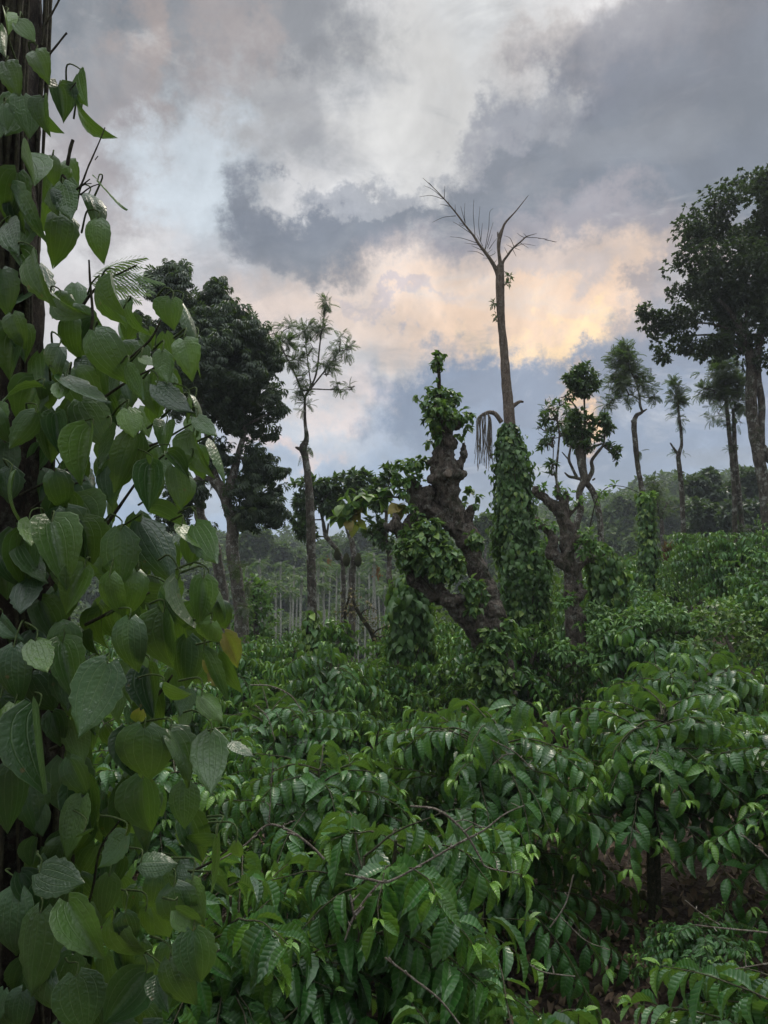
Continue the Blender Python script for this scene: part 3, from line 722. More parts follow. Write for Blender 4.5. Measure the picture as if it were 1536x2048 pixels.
silver_oak('small wispy grey green silver oak beside the rust red frond', 26, (1000,650), 2.866,
    [(945,1400,14),(935,1250,13),(925,1130,12),(915,1080,9)], [[(915,1080,7),(890,980,4),(880,900,2)],[(920,1100,6),(960,1020,4)]],
    [(880,900,34,30),(900,950,46,34),(870,980,34,40),(940,1010,50,44),(980,1040,34,40),(920,1060,50,30)], 420, .42, 35)

def jack_tree(label, d, off, s, trunks, clumps, dens, seed, L=.15, fruit=None, mat='jack', bark='bark', name='jackfruit_tree', temps=None, asp=.5, droop=.2, cat='tree', age=None, tuft=7, shell=.5, tw=.022, root=True, gap=-.1):
    rg = np.random.RandomState(seed); b = trunks[0][0]
    t = thing(name, label, cat, base_of(off[0]+b[0]/s, d+(b[3] if len(b) > 3 else 0)))
    mb = MB(); fr = []
    for i, q in enumerate(trunks):
        pl = pxpath(q, d, off, s)
        if i == 0 and root: pl = rooted(pl, d)
        tube(mb, pl, 12 if i == 0 else 9, None, .18, 7); fr += [tuple(p) for p in pl[1:]]
    fo = MB(); ce = clump_leaves(fo, clumps, d, temps or T_OVAL, dens*.62, L, asp, rg, off, s, droop=droop, tuft=tuft, shell=shell, age=age, gap=gap)
    twigs_to(mb, fr, ce, tw, rg, 4)
    tk = mb.build('trunk', bark, t); fo.build('crown', mat, t)
    for q in fruit or []:
        f = MB(); p = P(off[0]+q[0]/s, off[1]+q[1]/s, d-.15); r = .1
        tube(f, [(p[0], p[1], p[2]+r*2, .01), (p[0], p[1], p[2]+r*1.4, .06), (*p, .1), (p[0], p[1], p[2]-r*1.3, .06), (p[0], p[1], p[2]-r*1.6, .01)], 10, .03, .1, 30); f.build('fruit', 'jackfruit', t, sub=tk)
    return t
jack_tree('jackfruit tree with small hanging fruits beyond the slender silver oak', 19, (200,500), 2.56,
    [[(1290,1900,18),(1290,1700,17),(1298,1560,15),(1285,1470,12)],[(1285,1480,9),(1265,1440,7),(1240,1340,5)],[(1290,1470,8),(1320,1400,5),(1340,1300,4)]],
    [(1310,1170,60,40),(1370,1200,60,50),(1330,1250,70,40),(1250,1340,50,26),(1400,1280,50,40)], 1500, 41, .2, fruit=[(1262,1590),(1322,1590)])
jack_tree('crooked jackfruit tree with leaning limb behind the slender silver oak', 20, (200,500), 2.56,
    [[(1245,1850,12),(1245,1640,12),(1215,1540,12),(1160,1470,12),(1140,1380,8),(1120,1300,6)],[(1160,1470,7),(1170,1400,5)]],
    [(1050,1215,60,44),(1120,1210,60,40),(1190,1235,66,50),(1040,1300,50,50),(1100,1290,50,40),(1180,1310,50,50),(1030,1390,40,60),(1060,1450,40,50),(1210,1190,40,30)], 1500, 42, .2, fruit=[(1215,1560)])
jack_tree('jackfruit tree with round top knot of leaves and twisting bare limbs', 14, (1000,650), 2.866,
    [[(450,1400,20),(435,1180,19),(462,1060,20),(455,960,19),(482,880,22),(465,790,24),(452,700,22),(455,620,18),(445,540,12),(440,480,6)],
     [(485,900,18),(515,930,17),(550,1000,18),(575,1150,18),(580,1400,18)],[(480,890,11),(430,875,10),(395,868,8),(370,845,4)],[(440,875,10),(415,820,9),(395,770,8),(405,700,6),(405,650,4)],[(400,780,5),(370,745,4),(355,728,3)],
     [(500,900,13),(530,830,13),(525,780,10),(560,730,9),(590,690,7),(600,640,5)],[(490,860,10),(485,780,9),(490,700,7)],[(470,660,8),(485,560,6),(484,480,6),(483,420,5)],[(470,720,9),(530,700,8),(585,680,6)],[(530,890,6),(545,880,5)]],
    [(470,270,70,40,),(420,320,55,40),(520,320,55,40),(470,350,80,50),(450,390,60,24),(375,410,20,12),(440,520,50,34),(400,570,60,50),(470,600,50,50),(510,640,44,50),(400,640,50,40),(480,700,60,30),(525,560,34,40),(600,545,38,36),(610,590,36,34),(570,640,26,20),(640,690,26,20),(670,720,28,30),(665,770,18,18)], 3600, 43, .11, tuft=7)
jack_tree('thin stemmed sapling cluster sprouting from the right pollarded stump', 10.3, (1000,650), 2.866,
    [[(335,960,9),(322,860,7),(335,700,6),(340,620,5),(325,540,4)],[(322,900,4),(305,800,3),(305,700,3),(290,600,2)]],
    [(290,480,50,40),(340,470,50,36),(280,540,46,50),(330,560,50,50),(260,610,36,50),(350,620,40,50),(300,650,50,50),(270,680,34,30),(295,860,16,26),(300,800,22,12)], 1300, 44, .12, root=False, mat='jack', bark='bark', name='sapling', asp=.35, temps=T_OVAL+T_FEA[:1])
jack_tree('jackfruit foliage tree half hidden left of the leaning gnarled tree', 13, (560,650), 2.56,
    [[(600,1500,16),(560,1300,14),(560,1180,12),(540,1080,9),(545,960,8),(540,860,6)],[(540,1080,7),(500,1050,5),(470,1060,3)]],
    [(530,790,50,50),(560,760,40,44),(530,860,50,40),(440,870,60,36),(500,920,36,26),(490,1020,40,34),(540,1060,40,36),(480,1080,36,30),(540,1120,36,30),(450,1050,24,20)], 1900, 45, .15)
def tree_right():
    off = (1000, 650); s = 2.866; d = 18; rg = np.random.RandomState(22)
    t = thing('shade_tree', 'tallest dark tree at the right edge with dome shaped crown and lichened trunk', 'tree', base_of(1535, d))
    mb = MB()
    tube(mb, rooted(pxpath([(1545,1350,30),(1530,1150,28),(1508,900,31),(1478,720,33),(1455,600,32),(1440,460,32),(1440,320,30),(1435,200,26),(1400,60,24),(1330,-60,14),(1250,-150,8)], d, off, s), d), 16, .1, .12, 4)
    tube(mb, pxpath([(1500,780,20),(1497,600,20),(1500,450,20),(1480,300,18),(1480,150,20),(1520,-100,14)], d, off, s), 12, .1, .12)
    tube(mb, pxpath([(1500,700,26),(1560,780,24),(1600,700,18)], d, off, s), 10, .1, .12)
    for q in ([(1430,180,14),(1340,110,10),(1220,60,7),(1100,60,4)],[(1400,60,14),(1300,20,9),(1180,-10,6),(1050,-5,3)],[(1400,50,12),(1420,-150,9),(1400,-320,5)],[(1480,100,12),(1580,-50,9),(1640,-200,5)],[(1330,110,8),(1240,150,5),(1160,190,3)]):
        tube(mb, pxpath(q, d, off, s), 7, None, .12)
    mb.build('trunk', 'bark', t)
    fo = MB()
    cl = [(1530,370,70,34),(1450,420,90,44),(1400,470,60,50),(1390,540,64,44),(1500,470,100,70,.3),(1560,420,90,70),(1450,540,100,60,-.4),(1540,560,110,80),(1360,580,44,30),(1350,640,60,30),(1300,625,34,18),(1320,650,40,24),(1440,620,80,50,.3),(1350,690,50,22),(1420,690,70,30),(1330,715,24,10),(1500,650,90,60),(1600,500,100,130),(1600,660,100,90),(1540,720,60,30),(1470,580,90,70,.8)]
    clump_leaves(fo, cl, d, T_OVAL, 900, .112, .55, rg, (0,0), 1.0, droop=.2, tuft=8, shell=.55, gap=-.06, gs=1.5)
    fo.build('crown', 'right_crown', t)
tree_right()

# ---- dead tree wrapped in pepper
def dead_tree():
    off = (820, 340); s = 4.8; d = 12; rg = np.random.RandomState(23)
    t = thing('dead_tree', 'tall leafless dead tree with forked twiggy top above a vine covered base', 'tree', base_of(1048, d))
    mb = MB()
    tr = rooted(pxpath([(1056,1300,22),(1045,1100,18),(1030,950,14),(1020,850,12),(1016,800,10.5),(1012,760,9.8),(1008,700,8.6),(1003,650,7.8),(1001,610,8.5),(1000,560,9),(1001,530,7)], d), d)
    S = spline(tr, .1)
    # ringed joints: slight steps in the radius
    for i in range(len(S)):
        if 3.2 < S[i, 2] < 7: S[i, 3] *= 1+.07*((S[i, 2]*2.6) % 1-.5)
    tube(mb, S, 14, .05, .06, 8)
    Lm = [[(872,960,26),(862,860,19),(852,780,16),(853,690,20),(868,620,20),(890,560,13),(920,500,11),(1020,390,6),(1135,245,2.5)],[(845,640,9),(842,595,7)],
      [(858,1040,30),(830,960,24),(790,890,20),(730,800,17),(660,710,14),(610,630,12),(530,530,10),(440,410,8),(330,280,6),(230,175,4),(125,78,2)],
      [(876,960,16),(895,880,13),(930,830,12),(990,750,10),(1060,690,8),(1110,645,7),(1150,628,4),(1215,610,2)]]
    for q in Lm: tube(mb, pxpath(q, d, off, s), 8, None, .1)
    for q in [[(1003,845,5),(990,828,5),(975,825,4),(966,832,3)], [(1022,815,5),(1032,808,4),(1040,803,3),(1047,804,2)]]: tube(mb, pxpath(q, d), 7, None, .15)
    tk = mb.build('trunk', 'deadwood', t)
    tg = MB()
    for q in [[(320,275),(220,190),(135,150)],[(320,280),(200,245),(90,258)],[(328,270),(335,150)],[(380,350),(330,335),(288,328)],[(375,330),(370,300)],[(440,440),(320,455),(215,502)],[(435,410),(433,330)],[(530,510),(522,420),(528,315)],[(530,510),(505,420),(487,348)],[(600,620),(470,530),(412,497)],[(625,640),(608,420),(613,285)],[(680,690),(660,520),(672,350)],[(680,680),(695,510)],[(720,760),(755,560),(765,410),(798,368)],[(740,720),(770,600),(798,505)],[(640,700),(500,655),(385,640)],[(660,720),(525,700)],[(690,770),(590,725)],[(710,820),(640,785),(552,778)],[(745,750),(790,620)],[(760,760),(800,700),(835,655)],
        [(1110,645),(1250,655),(1400,695)],[(1100,650),(1060,630),(1028,605)],[(1120,640),(1090,607)],[(1000,740),(960,655),(902,630)],[(990,750),(925,715)],[(1000,745),(1090,710),(1205,728)],[(1010,750),(1060,770)],[(985,760),(1020,830)],[(945,820),(905,740)],[(1060,700),(1140,750)],[(940,810),(960,770)],[(1230,655),(1320,662)],[(1300,670),(1410,690)],[(720,770),(745,700)],[(740,800),(790,760)],[(760,830),(815,800),(812,780)],[(800,900),(835,860)],[(700,730),(640,620)],[(530,530),(470,505)],[(520,540),(470,520)],[(220,165),(180,120)],[(770,850),(700,845)],[(905,970),(930,1000),(980,1040)],[(915,1100),(930,1060),(945,1030)]]:
        w_ = [(a, b, 3.4-2.0*i/(len(q)-1), rg.uniform(-.15, .15)*i) for i, (a, b) in enumerate(q)]
        tube(tg, pxpath(w_, d, off, s), 5, None, .2, 30)
    tg.build('twigs', 'vinestem', t, sub=tk)
    fr = MB()
    for i in range(44):
        x = 953+rg.rand()*30; y0 = 822+abs(x-968)*.9; ln = rg.uniform(60, 112); ddp = rg.uniform(-.12, .12)
        tube(fr, pxpath([(972+(x-972)*.35, 826, .8), (x, y0+6, .6, ddp), (x+rg.uniform(-3, 3), y0+ln*.55, .6, ddp), (x+rg.uniform(-5, 5), y0+ln, .5, ddp)], d), 4, None)
    fr.build('dried_fronds', 'twig', t, 'bunch of dry strands hanging from a curved stalk', sub=tk)
    lf = MB()
    clump_leaves(lf, [(800,1290,14,26),(820,1390,22,60),(810,1470,18,12),(935,1320,16,50),(950,1030,22,16),(935,1090,14,14)], d, T_OVAL, 1500, .09, .25, rg, off, s, tuft=5)
    lf.build('sprouts', 'jack', t, sub=tk)
dead_tree()

# ---- pepper wrapped round posts and trunks
def vine_column(name, label, d, prof, n, L, seed, mat='pepper_far', old=.08, cat='vine', fz=.12):
    """prof: rows y, cx, halfwidth (px)"""
    rg = np.random.RandomState(seed); ys, cx, hw = [np.array(a, float) for a in zip(*prof)]
    b = base_of(cx[-1], d); t = thing(name, label, cat, b)
    wts = np.cumsum(np.interp(np.linspace(0, 1, 200), np.linspace(0, 1, len(hw)), hw)); wts /= wts[-1]
    yy = ys[0]+(ys[-1]-ys[0])*np.interp(rg.rand(n), wts, np.linspace(0, 1, 200))
    ph = rg.rand(n)*2*PI; Pn=[];Dn=[];Nn=[]
    for y_, a in zip(yy, ph):
        c = P(np.interp(y_, ys, cx), y_, d); r = np.interp(y_, ys, hw)*d/F
        lump = 1.02+.5*mnoise.noise(Vector((math.cos(a)*1.5, math.sin(a)*1.5, c[2]*1.8+seed)))+.15*mnoise.noise(Vector((a*2, c[2]*6, seed)))
        o_ = np.array((math.cos(a), math.sin(a), 0)); rr = r*lump*(1-fz*rg.rand()**.6*1.2)
        if rg.rand() < .12: rr *= rg.uniform(1.1, 1.5)
        Pn.append(c+o_*rr); Dn.append(np.array((0, 0, -1))+o_*rg.uniform(.1, .9)+rg.normal(0, .35, 3)); Nn.append(o_+np.array((0, 0, rg.uniform(.2, 1)))+rg.normal(0, .25, 3))
    LL = L*rg.uniform(.6, 1.2, n); fo = MB(); place(fo, T_PEPL, Pn, Dn, Nn, LL, LL*.72, np.where(rg.rand(n) < old, rg.uniform(.4, 1, n), rg.rand(n)*.15), rg)
    fo.build('foliage', mat, t)
    st = MB()
    for i in range(7):
        a = rg.rand()*6.28; q = []
        for y_ in np.linspace(ys[-1]+10, ys[0]+4, 9):
            c = P(np.interp(y_, ys, cx), y_, d); r = np.interp(y_, ys, hw)*d/F*.72; a += rg.uniform(-.5, .5); q.append((*(c+r*np.array((math.cos(a), math.sin(a), 0))), .012))
        tube(st, q, 5, .08)
    st.build('stems', 'vinestem', t)
    return t
G2 = 'pepper vines climbing posts and trunks'
v = vine_column('pepper_vine', 'dense pepper vine wrapping the tall dead tree from base to midheight', 12,
    [(848,1018,12),(870,1020,24),(905,1023,32),(950,1026,35),(1000,1030,39),(1050,1034,44),(1100,1040,47),(1150,1047,50),(1200,1050,52),(1250,1052,54),(1300,1055,60)], 9500, .10, 51, fz=.25); v['group'] = G2
v = vine_column('pepper_vine', 'dark rounded pepper vine post just left of the leaning gnarled tree', 11.2,
    [(1150,822,14),(1165,818,32),(1195,815,40),(1230,818,42),(1270,822,44),(1310,826,48)], 1500, .14, 52, old=.05, fz=.3); v['group'] = G2
v = vine_column('pepper_vine', 'small yellowing pepper vine post rising from the coffee left of centre', 11,
    [(1222,626,8),(1245,622,15),(1280,622,18),(1310,622,24),(1345,622,26)], 420, .13, 53, old=.45, fz=.5); v['group'] = G2
v = vine_column('pepper_vine', 'drooping pepper vine mass right of the pollarded stump', 11,
    [(1085,1195,16),(1110,1205,28),(1140,1213,32),(1180,1217,34),(1215,1220,32),(1250,1222,34)], 1500, .13, 54, old=.2, fz=.3); v['group'] = G2
v = vine_column('pepper_vine', 'narrow pepper vine on the lower trunk of the bent silver oak', 15.9,
    [(985,1290,14),(1005,1292,17),(1060,1293,17),(1120,1295,19),(1180,1296,17),(1215,1296,22)], 1500, .13, 55, old=.25, fz=.4); v['group'] = G2

# ---- gnarled pollards (fused, knotted wood)
def gnarled(name, paths, knobs, d, off, s, parent, mat, vox=.015, amp=.05):
    bm = bmesh.new(); mb = MB()
    for i, q in enumerate(paths): tube(mb, pxpath([(a_[0], a_[1], a_[2]*.84, *a_[3:]) for a_ in q], d, off, s), 14, None, .22, 7)
    me = mb.mesh('tmp'); 
    bm.from_mesh(me)
    for q in knobs:
        dd = d+(q[3] if len(q) > 3 else 0); p = P(off[0]+q[0]/s, off[1]+q[1]/s, dd); r = q[2]*.9/s*dd/F
        g = bmesh.ops.create_icosphere(bm, subdivisions=2, radius=r)
        for v in g['verts']:
            v.co *= 1+.3*mnoise.noise(Vector(v.co*5/max(r*6, .1))+Vector(p)); v.co += Vector(p)
    bmesh.ops.remove_doubles(bm, verts=bm.verts, dist=.0005)
    bmesh.ops.recalc_face_normals(bm, faces=bm.faces)
    bm.to_mesh(me); bm.free()
    o = bpy.data.objects.new('tmp', me); COL.objects.link(o)
    md = o.modifiers.new('r', 'REMESH'); md.mode = 'VOXEL'; md.voxel_size = vox
    dg = bpy.context.evaluated_depsgraph_get(); me2 = bpy.data.meshes.new_from_object(o.evaluated_get(dg))
    bpy.data.objects.remove(o)
    n = len(me2.vertices); co = np.zeros(n*3, np.float32); me2.vertices.foreach_get('co', co); co = co.reshape(-1, 3)
    no = np.zeros(n*3, np.float32); me2.vertices.foreach_get('normal', no); no = no.reshape(-1, 3)
    dsp = np.empty(n)
    for i in range(n):
        p = Vector(co[i]); f1 = mnoise.noise(p*4.5); rd = 1-abs(mnoise.noise(Vector((p.x*11, p.y*11, p.z*4.5))))*2; f3 = mnoise.noise(p*24)
        dsp[i] = amp*(f1*1.1+.5*rd+.45*f3+.3*mnoise.noise(Vector((p.x*38, p.y*38, p.z*16))))
    co = co+no*dsp[:, None]-np.array(parent.location)
    me2.vertices.foreach_set('co', co.astype(np.float32).ravel()); me2.polygons.foreach_set('use_smooth', np.ones(len(me2.polygons), bool)); me2.update()
    o = bpy.data.objects.new(name, me2); me2.materials.clear(); me2.materials.append(M[mat]); COL.objects.link(o); o.parent = parent
    return o
def centre_tree():
    off = (560, 650); s = 2.56; d = 9.6; rg = np.random.RandomState(24)
    t = thing('pollard_tree', 'thick gnarled leaning tree with leafy vine tufts at centre', 'tree', base_of(985, d))
    t['category'] = 'tree'
    paths = [
     [(1130,1900,90,.1),(1110,1750,88,.1),(1090,1600,82),(1080,1480,78),(1065,1400,62),(1015,1280,56),(985,1160,56),(950,1080,66),(905,980,58),(870,890,54),(852,800,66),(850,720,62),(840,650,52),(850,580,52),(835,500,48),(815,430,30),(812,360,12)],
     [(1080,1560,70,-.1),(1000,1540,66,-.25),(930,1460,62,-.35),(850,1405,52,-.35),(760,1350,46,-.3),(690,1285,46,-.25),(640,1200,44,-.2),(640,1100,40,-.1),(660,1020,36),(690,960,34),(660,880,34)],
     [(640,1100,36,-.1),(610,1060,30,-.1),(590,1030,24,-.1),(560,1035,15,-.1),(535,1030,9,-.1)],[(600,1030,14,-.1),(590,990,9,-.1),(582,975,5,-.1)],
     [(930,1080,44),(860,1010,40),(790,960,46,.1),(720,920,50,.1),(680,850,34,.1),(670,780,18,.1)],
     [(790,960,22,.1),(770,880,18,.1),(740,830,16,.1)],[(810,960,14,.1),(805,870,14,.1),(790,810,12,.1)],[(720,930,20,.1),(715,850,14,.1),(700,800,12,.1)],
     [(985,1120,30,.1),(965,1040,28,.1),(965,970,26,.1),(990,935,16,.1)],[(960,990,14,.1),(925,960,12,.1)],
     [(900,740,24),(930,690,22),(945,640,18),(940,600,12)],[(800,760,20),(785,720,16),(795,690,10)]]
    knobs = [(850,780,78),(905,770,34,-.05),(790,790,30),(862,760,22,-.24),(930,765,20),(850,600,62),(820,520,50),(890,500,46),(760,860,44,.1),(690,880,50,.1),(955,1080,60),(1085,1470,62,-.15),(1100,1540,60,-.2),(960,1480,55,-.35),(860,1420,44,-.45),(1010,1560,60,-.3),(990,1230,58),(690,1290,48,-.3),(590,1030,34,-.1),(965,985,34,.1),(1040,1600,70,-.25),(920,1400,30,-.5),(800,1340,30,-.4),(780,700,18)]
    gnarled('trunk', paths, knobs, d, off, s, t, 'bark_gnarl')
    v = thing('pepper_vine', 'pepper vine tufts clinging to the leaning gnarled tree', 'vine', base_of(975, d-.1), G2)
    fo = MB()
    cl = [(812,160,42,34),(800,200,40,30),(820,230,30,22),(790,320,60,30),(740,370,50,30),(840,360,70,40),(900,380,50,34),(770,420,70,36,-.1),(830,430,80,50,-.2),(900,460,80,40,-.15),(960,470,44,22),(860,490,90,40,-.2),(770,490,50,36,-.1),(970,530,24,20),(790,560,40,40,-.2),(770,610,24,30),(930,560,34,26),
      (640,720,60,34,.1),(700,720,70,36,.1),(740,700,50,26,.1),(620,790,54,44),(690,790,66,36),(630,860,50,30),(600,840,30,30),(680,960,34,40,-.2),(720,985,30,24,-.2),
      (960,870,30,24),(1000,880,24,16),(930,920,24,24),(975,850,24,14),(1000,920,14,16)]
    clump_leaves(fo, cl, d, T_PEPL, 1750, .088, .7, rg, off, s, droop=.75, tuft=3, shell=.6, gap=-.2)
    cl = [(760,1030,80,36,-.3),(680,1060,60,40,-.3),(800,1090,80,44,-.35),(640,1120,50,50,-.35),(720,1140,90,60,-.45),(830,1170,90,50,-.45),(650,1190,66,50,-.4),(760,1210,90,50,-.5),(870,1230,70,50,-.5),(700,1250,60,30,-.4),(820,1280,60,26,-.5),(920,1210,34,30,-.45),(900,1290,30,40,-.5),(990,1080,50,24,-.3),(1010,1120,34,20,-.3),
      (960,1330,36,36,-.5),(975,1390,40,36,-.5),(990,1440,34,34,-.5),(1000,1330,24,40,-.5),(1040,1380,30,40,-.4),
      (1070,1570,46,34,-.5),(1110,1620,50,44,-.5),(1060,1660,50,40,-.6),(1150,1650,50,40,-.5),(1190,1590,36,40,-.3),(1100,1720,60,40,-.6),(1160,1520,30,24,-.3),(1060,1760,80,50,-.6),(1140,1800,80,60,-.6),(1040,1850,80,50,-.6),(1120,1900,90,50,-.6)]
    clump_leaves(fo, cl, d, T_PEPL, 2300, .10, .75, rg, off, s, droop=.95, tuft=3, shell=.4, gap=-.3)
    fo.build('foliage', 'pepper_far', v)
    st = MB()
    tube(st, pxpath([(640,885,5),(560,880,5),(500,885,5),(430,880,4),(385,905,4),(360,960,3)], d, off, s), 6, None)
    for q in ([(815,430,12),(815,300,10),(812,200,7),(812,130,4)], [(720,1290,8,-.4),(760,1340,7,-.5),(790,1370,6,-.5)], [(640,1250,5,-.4),(660,1330,5,-.35),(700,1290,4,-.4)]):
        tube(st, pxpath(q, d, off, s), 7, None, .1)
    st.build('stems', 'vinestem', v)
    br = thing('broadleaf_spray', 'arching spray of large yellow and green leaves left of the gnarled tree', 'branch', P(725, 1030, d))
    g = MB(); clump_leaves(g, [(340,930,40,24),(380,910,40,24),(340,980,40,24),(300,990,24,14),(440,880,40,18),(500,890,30,14),(540,860,20,14)], d, T_PEPL, 700, .17, .85, rg, off, s, droop=.5, tuft=2); g.build('green_leaves', 'pepper_far', br)
    g = MB(); clump_leaves(g, [(360,1000,26,18),(405,965,22,24),(400,1005,16,14),(600,935,14,18)], d, T_PEPL, 700, .19, .85, rg, off, s, droop=.9, tuft=2, age=.9); g.build('yellow_leaves', 'pepper_yellow', br)
centre_tree()
def right_pollard():
    off = (1000, 650); s = 2.866; d = 10.4; rg = np.random.RandomState(25)
    t = thing('pollard_tree', 'gnarled pollarded stump with cut limbs between the dead tree and drooping vine', 'tree', base_of(1148, d))
    paths = [[(430,1950,72),(432,1780,66),(430,1680,58),(405,1590,46),(402,1500,36),(412,1420,40),(385,1350,44),(385,1250,38),(375,1150,42),(345,1070,42),(290,1020,34),(245,980,28),(205,945,24)],
     [(350,1060,34),(375,990,26),(380,950,16)],[(340,1000,22),(335,960,16),(325,920,10)],
     [(350,1330,26),(290,1310,28),(305,1230,26),(280,1180,26),(235,1150,22),(205,1105,14)],[(230,1150,14),(210,1160,12),(200,1140,8)],
     [(410,1430,28),(455,1380,24),(510,1350,22),(560,1330,18),(600,1300,12)],[(395,1270,22),(440,1220,18),(490,1250,16),(520,1300,12)],
     [(440,1500,24),(475,1540,16),(490,1520,10)],[(380,1100,20),(430,1060,18),(460,1020,10)]]
    knobs = [(345,1360,34),(400,1350,34),(385,1380,40),(360,1060,44),(300,1310,36),(390,1160,38),(440,1560,44),(410,1620,40),(430,1700,60),(520,1340,32),(205,940,20),(450,1380,26),(380,1270,36),(470,1540,20)]
    gnarled('trunk', paths, knobs, d, off, s, t, 'bark_gnarl', amp=.03)
    fo = MB()
    cl = [(330,930,40,24),(370,960,50,30),(300,960,40,20),(240,930,22,14),(440,1010,26,20),(250,1130,40,20,-.1),(290,1150,30,22,-.1),(480,1190,50,24,-.2),(540,1230,50,34,-.2),(500,1260,60,34,-.2),(570,1280,50,34,-.2),(480,1310,34,24,-.2),(560,1330,40,26,-.2),(380,1560,40,24,-.3),(360,1600,50,30,-.3),(400,1590,30,24,-.3),(460,1470,24,18,-.2),(260,1250,30,24,.2),(240,1290,34,30,.2)]
    clump_leaves(fo, cl, d, T_OVAL, 1100, .1, .5, rg, off, s, droop=.3, tuft=5, shell=.5, age=.2); fo.build('sprouts', 'acacia', t)
    a = thing('arching_shoot', 'long thin leafy shoot arching over beside the pollarded stump', 'branch', P(1180, 1060, d+.3))
    st = MB(); tube(st, pxpath([(510,1180,4),(530,1090,4),(550,1010,3.5),(580,960,3),(630,925,3),(700,925,2.5),(760,945,2),(815,970,2)], d+.3, off, s), 5, None); st.build('stem', 'vinestem', a)
    g = MB(); clump_leaves(g, [(555,1000,24,20),(530,1020,24,16),(580,960,18,18),(620,925,34,10),(655,915,14,7),(840,985,24,16),(865,975,24,10),(850,1010,20,20)], d+.3, T_OVAL, 1300, .1, .5, rg, off, s, droop=.3, tuft=4, age=.5); g.build('foliage', 'acacia', a)
right_pollard()
def cut_end(obj_label, px, py, r, d, v):
    t = next(o for o in COL.objects if o.get('label') == obj_label); tk = next(c for c in t.children if c.name.startswith('trunk'))
    p = P(px, py, d); v = norm(np.array(v, float)); mb = MB(); tube(mb, [(*(p-v*.05), r), (*p, r*1.02), (*(p+v*.006), r*.9)], 14, .02, .15, 20)
    mb.build('cut_end', 'deadwood', t, 'pale sawn end of a limb', sub=tk)
RP = 'gnarled pollarded stump with cut limbs between the dead tree and drooping vine'
cut_end(RP, 1000+203/2.866, 650+944/2.866, .055, 10.4, (-.8, -.45, .45))
CT = 'thick gnarled leaning tree with leafy vine tufts at centre'
cut_end(CT, 560+862/2.56, 650+758/2.56, .05, 9.22, (.15, -1, .25))
cut_end(CT, 560+992/2.56, 650+928/2.56, .04, 9.68, (.4, -.5, .8))

# ---- pale green shrubs and other shrubs
jack_tree('pale bright green feathery shrub spilling over the coffee at right of centre', 9.2, (0,0), 1,
    [[(1240,1420,8),(1245,1340,6),(1280,1280,4),(1340,1250,3)],[(1130,1335,3),(1200,1300,4),(1300,1270,3),(1420,1262,3)]],
    [(1215,1265,40,28),(1270,1245,44,26),(1330,1230,46,26),(1250,1300,60,24),(1330,1285,60,26),(1400,1250,44,26),(1180,1310,40,20),(1400,1300,50,20),(1440,1225,44,26,1),(1200,1225,24,20,1),(1130,1300,30,22)], 2400, 61, .10, mat='acacia', bark='twig', name='pale_shrub', asp=.42, droop=.9, cat='shrub', age=.2, tuft=7, tw=.008, gap=-.5)
jack_tree('grey green shrub with small round leaves at right edge above coffee', 8.0, (0,0), 1,
    [[(1480,1400,6),(1470,1320,5),(1450,1270,3)]],
    [(1430,1215,40,20),(1480,1240,44,22),(1440,1265,44,18),(1510,1275,40,24),(1400,1235,24,14),(1390,1290,30,14),(1500,1310,44,24)], 1000, 62, .075, mat='pepper_far', bark='twig', name='round_leaf_shrub', gap=-.5, asp=.6, droop=.3, cat='shrub', age=.3, tuft=6, tw=.006)
jack_tree('yellow tipped shrub beside the pale trunk of the large dark tree', 17, (0,0), 1,
    [[(515,1330,6),(512,1260,5),(508,1200,4)]],
    [(500,1170,26,22),(525,1180,24,22),(500,1205,34,24),(530,1215,26,22),(495,1245,30,20),(530,1250,26,18),(480,1285,30,20),(520,1280,34,20)], 620, 63, .17, mat='acacia', name='shrub', cat='shrub', age=.35, tuft=5)
jack_tree('brown leafless scrub tangle before the palm grove', 15.5, (0,0), 1,
    [[(760,1330,5),(745,1270,5),(720,1230,4),(705,1200,3)],[(700,1280,4),(690,1230,3),(700,1190,2)]],
    [(705,1195,28,18),(700,1220,34,16),(730,1245,34,16),(765,1255,30,12),(760,1275,30,10),(740,1215,20,14)], 700, 64, .08, mat='brown_leaf', bark='vinestem', name='dry_scrub', cat='shrub', age=.2, tuft=4)
jack_tree('round green coffee shrub standing taller beside the yellowing vine post', 13.5, (0,0), 1,
    [[(680,1340,5),(678,1290,4),(675,1260,3)]],
    [(665,1255,26,18),(690,1262,26,18),(670,1285,36,20),(700,1290,24,16)], 900, 65, .15, mat='coffee_far', name='tall_coffee_shrub', cat='shrub', bark='twig', temps=T_COFL, asp=.42, droop=1.0, tuft=5, tw=.008)
jack_tree('low leafy undergrowth shrub at the foot of the dead tree', 11.0, (0,0), 1,
    [[(1060,1350,5),(1070,1310,4),(1080,1280,3)]],
    [(1060,1275,40,20),(1110,1280,34,20),(1020,1300,40,22),(1080,1310,50,22),(1130,1310,30,20)], 900, 66, .12, mat='coffee_far', name='undergrowth_shrub', cat='shrub', bark='twig', temps=T_COFL, asp=.42, droop=.9, tuft=5, tw=.008)
# rust red dry frond
rt = thing('rust_frond', 'upright rust red dry palm frond on the far slope', 'plant', base_of(1336, 22))
g = MB(); rg = np.random.RandomState(9); n = 60
pp = [P(1336+rg.uniform(-3, 3), rg.uniform(1105, 1140), 22) for i in range(n)]
place(g, T_OVAL, pp, rg.normal(0, .25, (n, 3))+np.array((0, 0, 1)), rg.normal(0, 1, (n, 3)), .4, .07, None, rg); g.build('leaves', 'rust', rt)
g = MB(); p_ = P(1336, 1130, 22); tube(g, [(p_[0], p_[1], H(p_[0], p_[1])-.1, .05), (*p_, .03)], 6, .2); g.build('stem', 'vinestem', rt)

